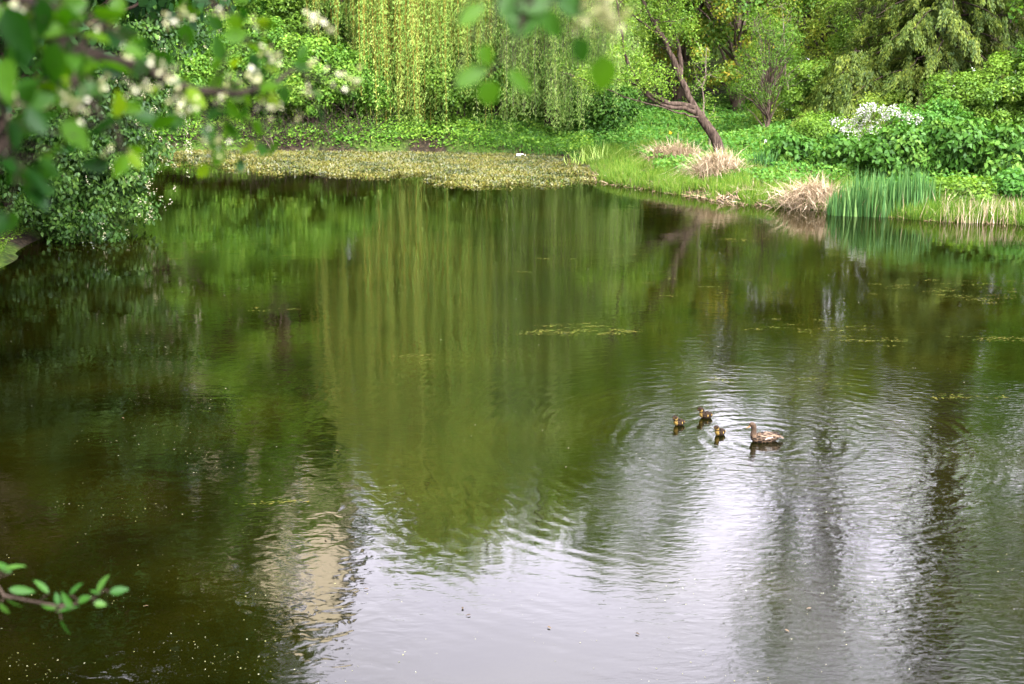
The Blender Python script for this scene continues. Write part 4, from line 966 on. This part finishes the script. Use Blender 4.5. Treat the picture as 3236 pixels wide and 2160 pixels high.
# ------------------------------------------------------------------ ducks
def loft(rings, n=20, up=(0, 0, 1)):
    """rings: (x, z, half width, half height); profile in the xz plane, closed ends"""
    c = np.array([(r_[0], 0, r_[1]) for r_ in rings], float); t = nrm(np.gradient(c, axis=0))
    th = np.arange(n) * 2 * math.pi / n; V = []
    for k, r_ in enumerate(rings):
        side = np.array([0, 1.0, 0]); u = np.cross(t[k], side) * -1
        for a in th: V.append(c[k] + side * math.cos(a) * r_[2] + u * math.sin(a) * r_[3])
    Q_ = [(i * n + j, i * n + (j + 1) % n, (i + 1) * n + (j + 1) % n, (i + 1) * n + j) for i in range(len(rings) - 1) for j in range(n)]
    return np.array(V), np.array(Q_)
def smooth_rings(rings, n): return [tuple(r_) for r_ in smooth_path(np.array(rings, float), n)]
def lmesh(name, V, Q_, mat, par, smooth=True):
    return mesh_np(name, V + parent_np(par), Q_, mat, par, smooth=smooth)
def feather_mat(name, dark, light, sc, stretch, th=.5):
    m, N, L = new_mat(name); t = N.new('ShaderNodeTexCoord'); mp_ = N.new('ShaderNodeMapping'); mp_.inputs['Scale'].default_value = stretch
    v = N.new('ShaderNodeTexVoronoi'); v.feature = 'DISTANCE_TO_EDGE'; v.inputs['Scale'].default_value = sc
    L.new(t.outputs['Object'], mp_.inputs[0]); L.new(mp_.outputs[0], v.inputs['Vector'])
    r_ = ramp(N, [light, dark, dark, light], [0, .16, .5, .95]); L.new(v.outputs[0], r_.inputs[0])
    p = N.new('ShaderNodeBsdfPrincipled'); p.inputs['Roughness'].default_value = .8; p.inputs['Specular IOR Level'].default_value = .08; L.new(r_.outputs[0], p.inputs['Base Color'])
    o = N.new('ShaderNodeOutputMaterial'); L.new(p.outputs[0], o.inputs[0]); return m
FB = feather_mat('feather_mottled', (.008, .006, .004), (.085, .057, .034), 28, (.55, 1, 1))
FW = feather_mat('feather_wing', (.009, .006, .004), (.12, .085, .055), 30, (.4, 1, 1.2))
HEAD = noise_mat('feather_head', [(.018, .012, .008), (.05, .034, .02)], 60, .8)
BILL = noise_mat('bill_orange_brown', [(.12, .06, .02), (.17, .09, .025)], 30, .5)
DARKF = noise_mat('feather_dark', [(.008, .006, .005), (.02, .015, .011)], 40, .8)
WH = noise_mat('feather_white', [(.35, .34, .32), (.42, .41, .38)], 30, .8)
EYE = noise_mat('eye_black', [(.01, .01, .01), (.015, .015, .015)], 5, .15)
def sphere(c, r_, n=10):
    V = []; 
    for i in range(n + 1):
        for j in range(n):
            a = math.pi * i / n; b = 2 * math.pi * j / n; V.append((c[0] + r_[0] * math.sin(a) * math.cos(b), c[1] + r_[1] * math.sin(a) * math.sin(b), c[2] + r_[2] * math.cos(a)))
    Q_ = [(i * n + j, i * n + (j + 1) % n, (i + 1) * n + (j + 1) % n, (i + 1) * n + j) for i in range(n) for j in range(n)]
    return np.array(V), np.array(Q_)
def duck():
    e = empty('duck', (DUCK[0] + .01, DUCK[1], 0), 'brown mottled female mallard swimming behind her ducklings', 'duck', rz=math.pi + .16)
    body = [(-.245, .060, .004, .003), (-.225, .056, .026, .012), (-.19, .050, .045, .026), (-.14, .042, .066, .048), (-.08, .036, .084, .066), (-.01, .036, .093, .076), (.06, .040, .090, .078), (.11, .050, .076, .072),
            (.145, .075, .056, .056), (.156, .112, .040, .045), (.153, .150, .032, .038), (.154, .188, .032, .037), (.160, .220, .035, .039), (.174, .247, .037, .036), (.196, .252, .031, .031), (.213, .243, .019, .021), (.221, .237, .005, .006)]
    V, Q_ = loft(smooth_rings(body, 54), 24); b = lmesh('body', V, Q_, FB, e)
    b.data.materials.append(HEAD)
    mi = np.zeros(len(b.data.polygons), dtype=np.int32); n = 24; mi[int(53 * 9.3 / 16) * n:] = 1; b.data.polygons.foreach_set('material_index', mi)
    V, Q_ = loft(smooth_rings([(.205, .228, .004, .010), (.215, .226, .013, .013), (.235, .215, .012, .008), (.255, .207, .012, .005), (.268, .203, .009, .003), (.272, .202, .001, .001)], 14), 12); lmesh('bill', V, Q_, BILL, e)
    for s in (1, -1):
        # folded wing: leaf-shaped shell hugging the flank
        P = []; nu, nv = 18, 9
        for i in range(nu):
            u = i / (nu - 1); x = .095 - u * .325; prof = math.sin(math.pi * min(1, (u * .93 + .05)) ** .75)
            for j in range(nv):
                v = j / (nv - 1); hh = .042 * prof + .002
                zc = .082 + .006 * math.sin(math.pi * u) - .012 * u + .012 * max(0, u - .75)
                z_ = zc + (v - .45) * 2 * hh
                hw = max(.012, .094 * (1 - max(0, (u - .3)) ** 1.6 * .95)) * math.sqrt(max(.05, 1 - ((z_ - .04) / .088) ** 2 if abs(z_ - .04) < .085 else .05))
                y = s * (hw + .007 * math.sin(math.pi * v) * math.sin(math.pi * u))
                P.append((x, y, z_))
        Qw = [(i * nv + j, i * nv + j + 1, (i + 1) * nv + j + 1, (i + 1) * nv + j) for i in range(nu - 1) for j in range(nv - 1)]
        wg = lmesh('wing', np.array(P), np.array(Qw), FW, e)
        sm = wg.modifiers.new('s', 'SOLIDIFY'); sm.thickness = .006
        # dark primaries and a white bar
        V, Q_ = loft(smooth_rings([(-.10, .095, .004, .016), (-.16, .098, .006, .020), (-.205, .100, .005, .013), (-.235, .103, .001, .002)], 12), 10); V[:, 1] += s * .048; V[:, 1] *= 1; lmesh('primary_feathers', V, Q_, DARKF, e)
        V, Q_ = loft(smooth_rings([(.02, .052, .003, .004), (-.01, .066, .004, .006), (-.05, .076, .004, .005), (-.085, .078, .002, .002)], 10), 8); V[:, 1] += s * .098; lmesh('wing_bar', V, Q_, WH, e)
        V, Q_ = sphere((.192, s * .0265, .243), (.0052, .004, .0052)); lmesh('eye', V, Q_, EYE, e)
        V, Q_ = loft(smooth_rings([(.165, .240, .002, .002), (.185, .243, .003, .0032), (.205, .238, .003, .003), (.215, .234, .001, .001)], 8), 6); V[:, 1] += s * .0285 - s * np.maximum(0, V[:, 0] - .185) * .5; lmesh('eye_stripe', V, Q_, DARKF, e)
    P = []; 
    for k in range(7):
        a = (k - 3) * .17; l = .075 - abs(k - 3) * .006
        P.append((-.205, 0.012 * (k - 3), .062, -math.cos(a) * l, math.sin(a) * l))
    V = []; Qt = []
    for i, (x, y, z_, dx, dy) in enumerate(P):
        o_ = len(V); V += [(x, y - .009, z_ + .001 * i), (x, y + .009, z_ + .001 * i), (x + dx, y + dy + .006, z_ - .022 + .001 * i), (x + dx * 1.08, y + dy, z_ - .024 + .001 * i), (x + dx, y + dy - .006, z_ - .022 + .001 * i)]
        Qt += [(o_, o_ + 1, o_ + 2, o_ + 4), (o_ + 4, o_ + 2, o_ + 3, o_ + 3)]
    tl = feather_mat('feather_tail', (.06, .04, .025), (.24, .19, .14), 30, (.3, 1, 1))
    V = np.array(V); me = bpy.data.meshes.new('tail'); me.from_pydata([tuple(v) for v in V], [], [q if q[2] != q[3] else q[:3] for q in Qt]); me.materials.append(tl)
    o = bpy.data.objects.new('tail', me); COL.objects.link(o); o.parent = e; sm = o.modifiers.new('s', 'SOLIDIFY'); sm.thickness = .002
duck()
DOWN = noise_mat('down_dark', [(.006, .004, .0025), (.014, .009, .005)], 70, .95, .004)
YEL = noise_mat('down_yellow', [(.10, .065, .015), (.16, .11, .03)], 60, .95, .003)
def duckling(c, rz, label, sc):
    e = empty('duckling', (c[0], c[1], 0), label, 'duckling', 'ducklings swimming in front of the mallard', rz=rz)
    body = [(-.078, .046, .003, .003), (-.066, .042, .022, .020), (-.042, .036, .038, .038), (-.012, .032, .045, .044), (.018, .032, .042, .042), (.036, .044, .034, .036), (.042, .062, .027, .030), (.045, .080, .027, .029), (.054, .098, .029, .027), (.072, .104, .025, .024), (.088, .098, .013, .014), (.093, .094, .003, .004)]
    V, Q_ = loft(smooth_rings(np.array(body), 40), 20); V *= sc; b = lmesh('body', V, Q_, DOWN, e)
    b.data.materials.append(YEL); pc = V[Q_].mean(1) / sc
    face = ((pc[:, 2] > .035) & (pc[:, 0] > .045) & (pc[:, 2] < .104) & (pc[:, 2] > .075)) | ((pc[:, 0] > .045) & (pc[:, 2] < .06))
    stripe = (np.abs(pc[:, 2] - .0965) < .004) & (pc[:, 0] > .05)
    b.data.polygons.foreach_set('material_index', (face & ~stripe).astype(np.int32))
    V, Q_ = loft(smooth_rings([(.084, .090, .006, .006), (.096, .087, .006, .004), (.108, .083, .005, .002), (.111, .082, .001, .001)], 8), 10); lmesh('bill', V * sc, Q_, DARKF, e)
    for s in (1, -1):
        V, Q_ = sphere((.078, s * .0185, .098), (.003, .0025, .003), 8); lmesh('eye', V * sc, Q_, EYE, e)
        V, Q_ = sphere((-.012, s * .0395, .034), (.012, .006, .016), 10); lmesh('down_patch', V * sc, Q_, YEL, e)
        V, Q_ = sphere((-.058, s * .0265, .040), (.007, .006, .009), 8); lmesh('down_patch', V * sc, Q_, YEL, e)
        V, Q_ = sphere((.012, s * .040, .026), (.026, .007, .013), 10); lmesh('wing', V * sc, Q_, DOWN, e)
duckling(DL[0], math.pi + .55, 'dark duckling with yellow face, leftmost of the three', 1.25)
duckling(DL[1], math.pi + .12, 'dark duckling with yellow face, farthest back of the three', 1.35)
duckling(DL[2], math.pi + .65, 'dark duckling with yellow face, the one nearest the mother duck', 1.25)
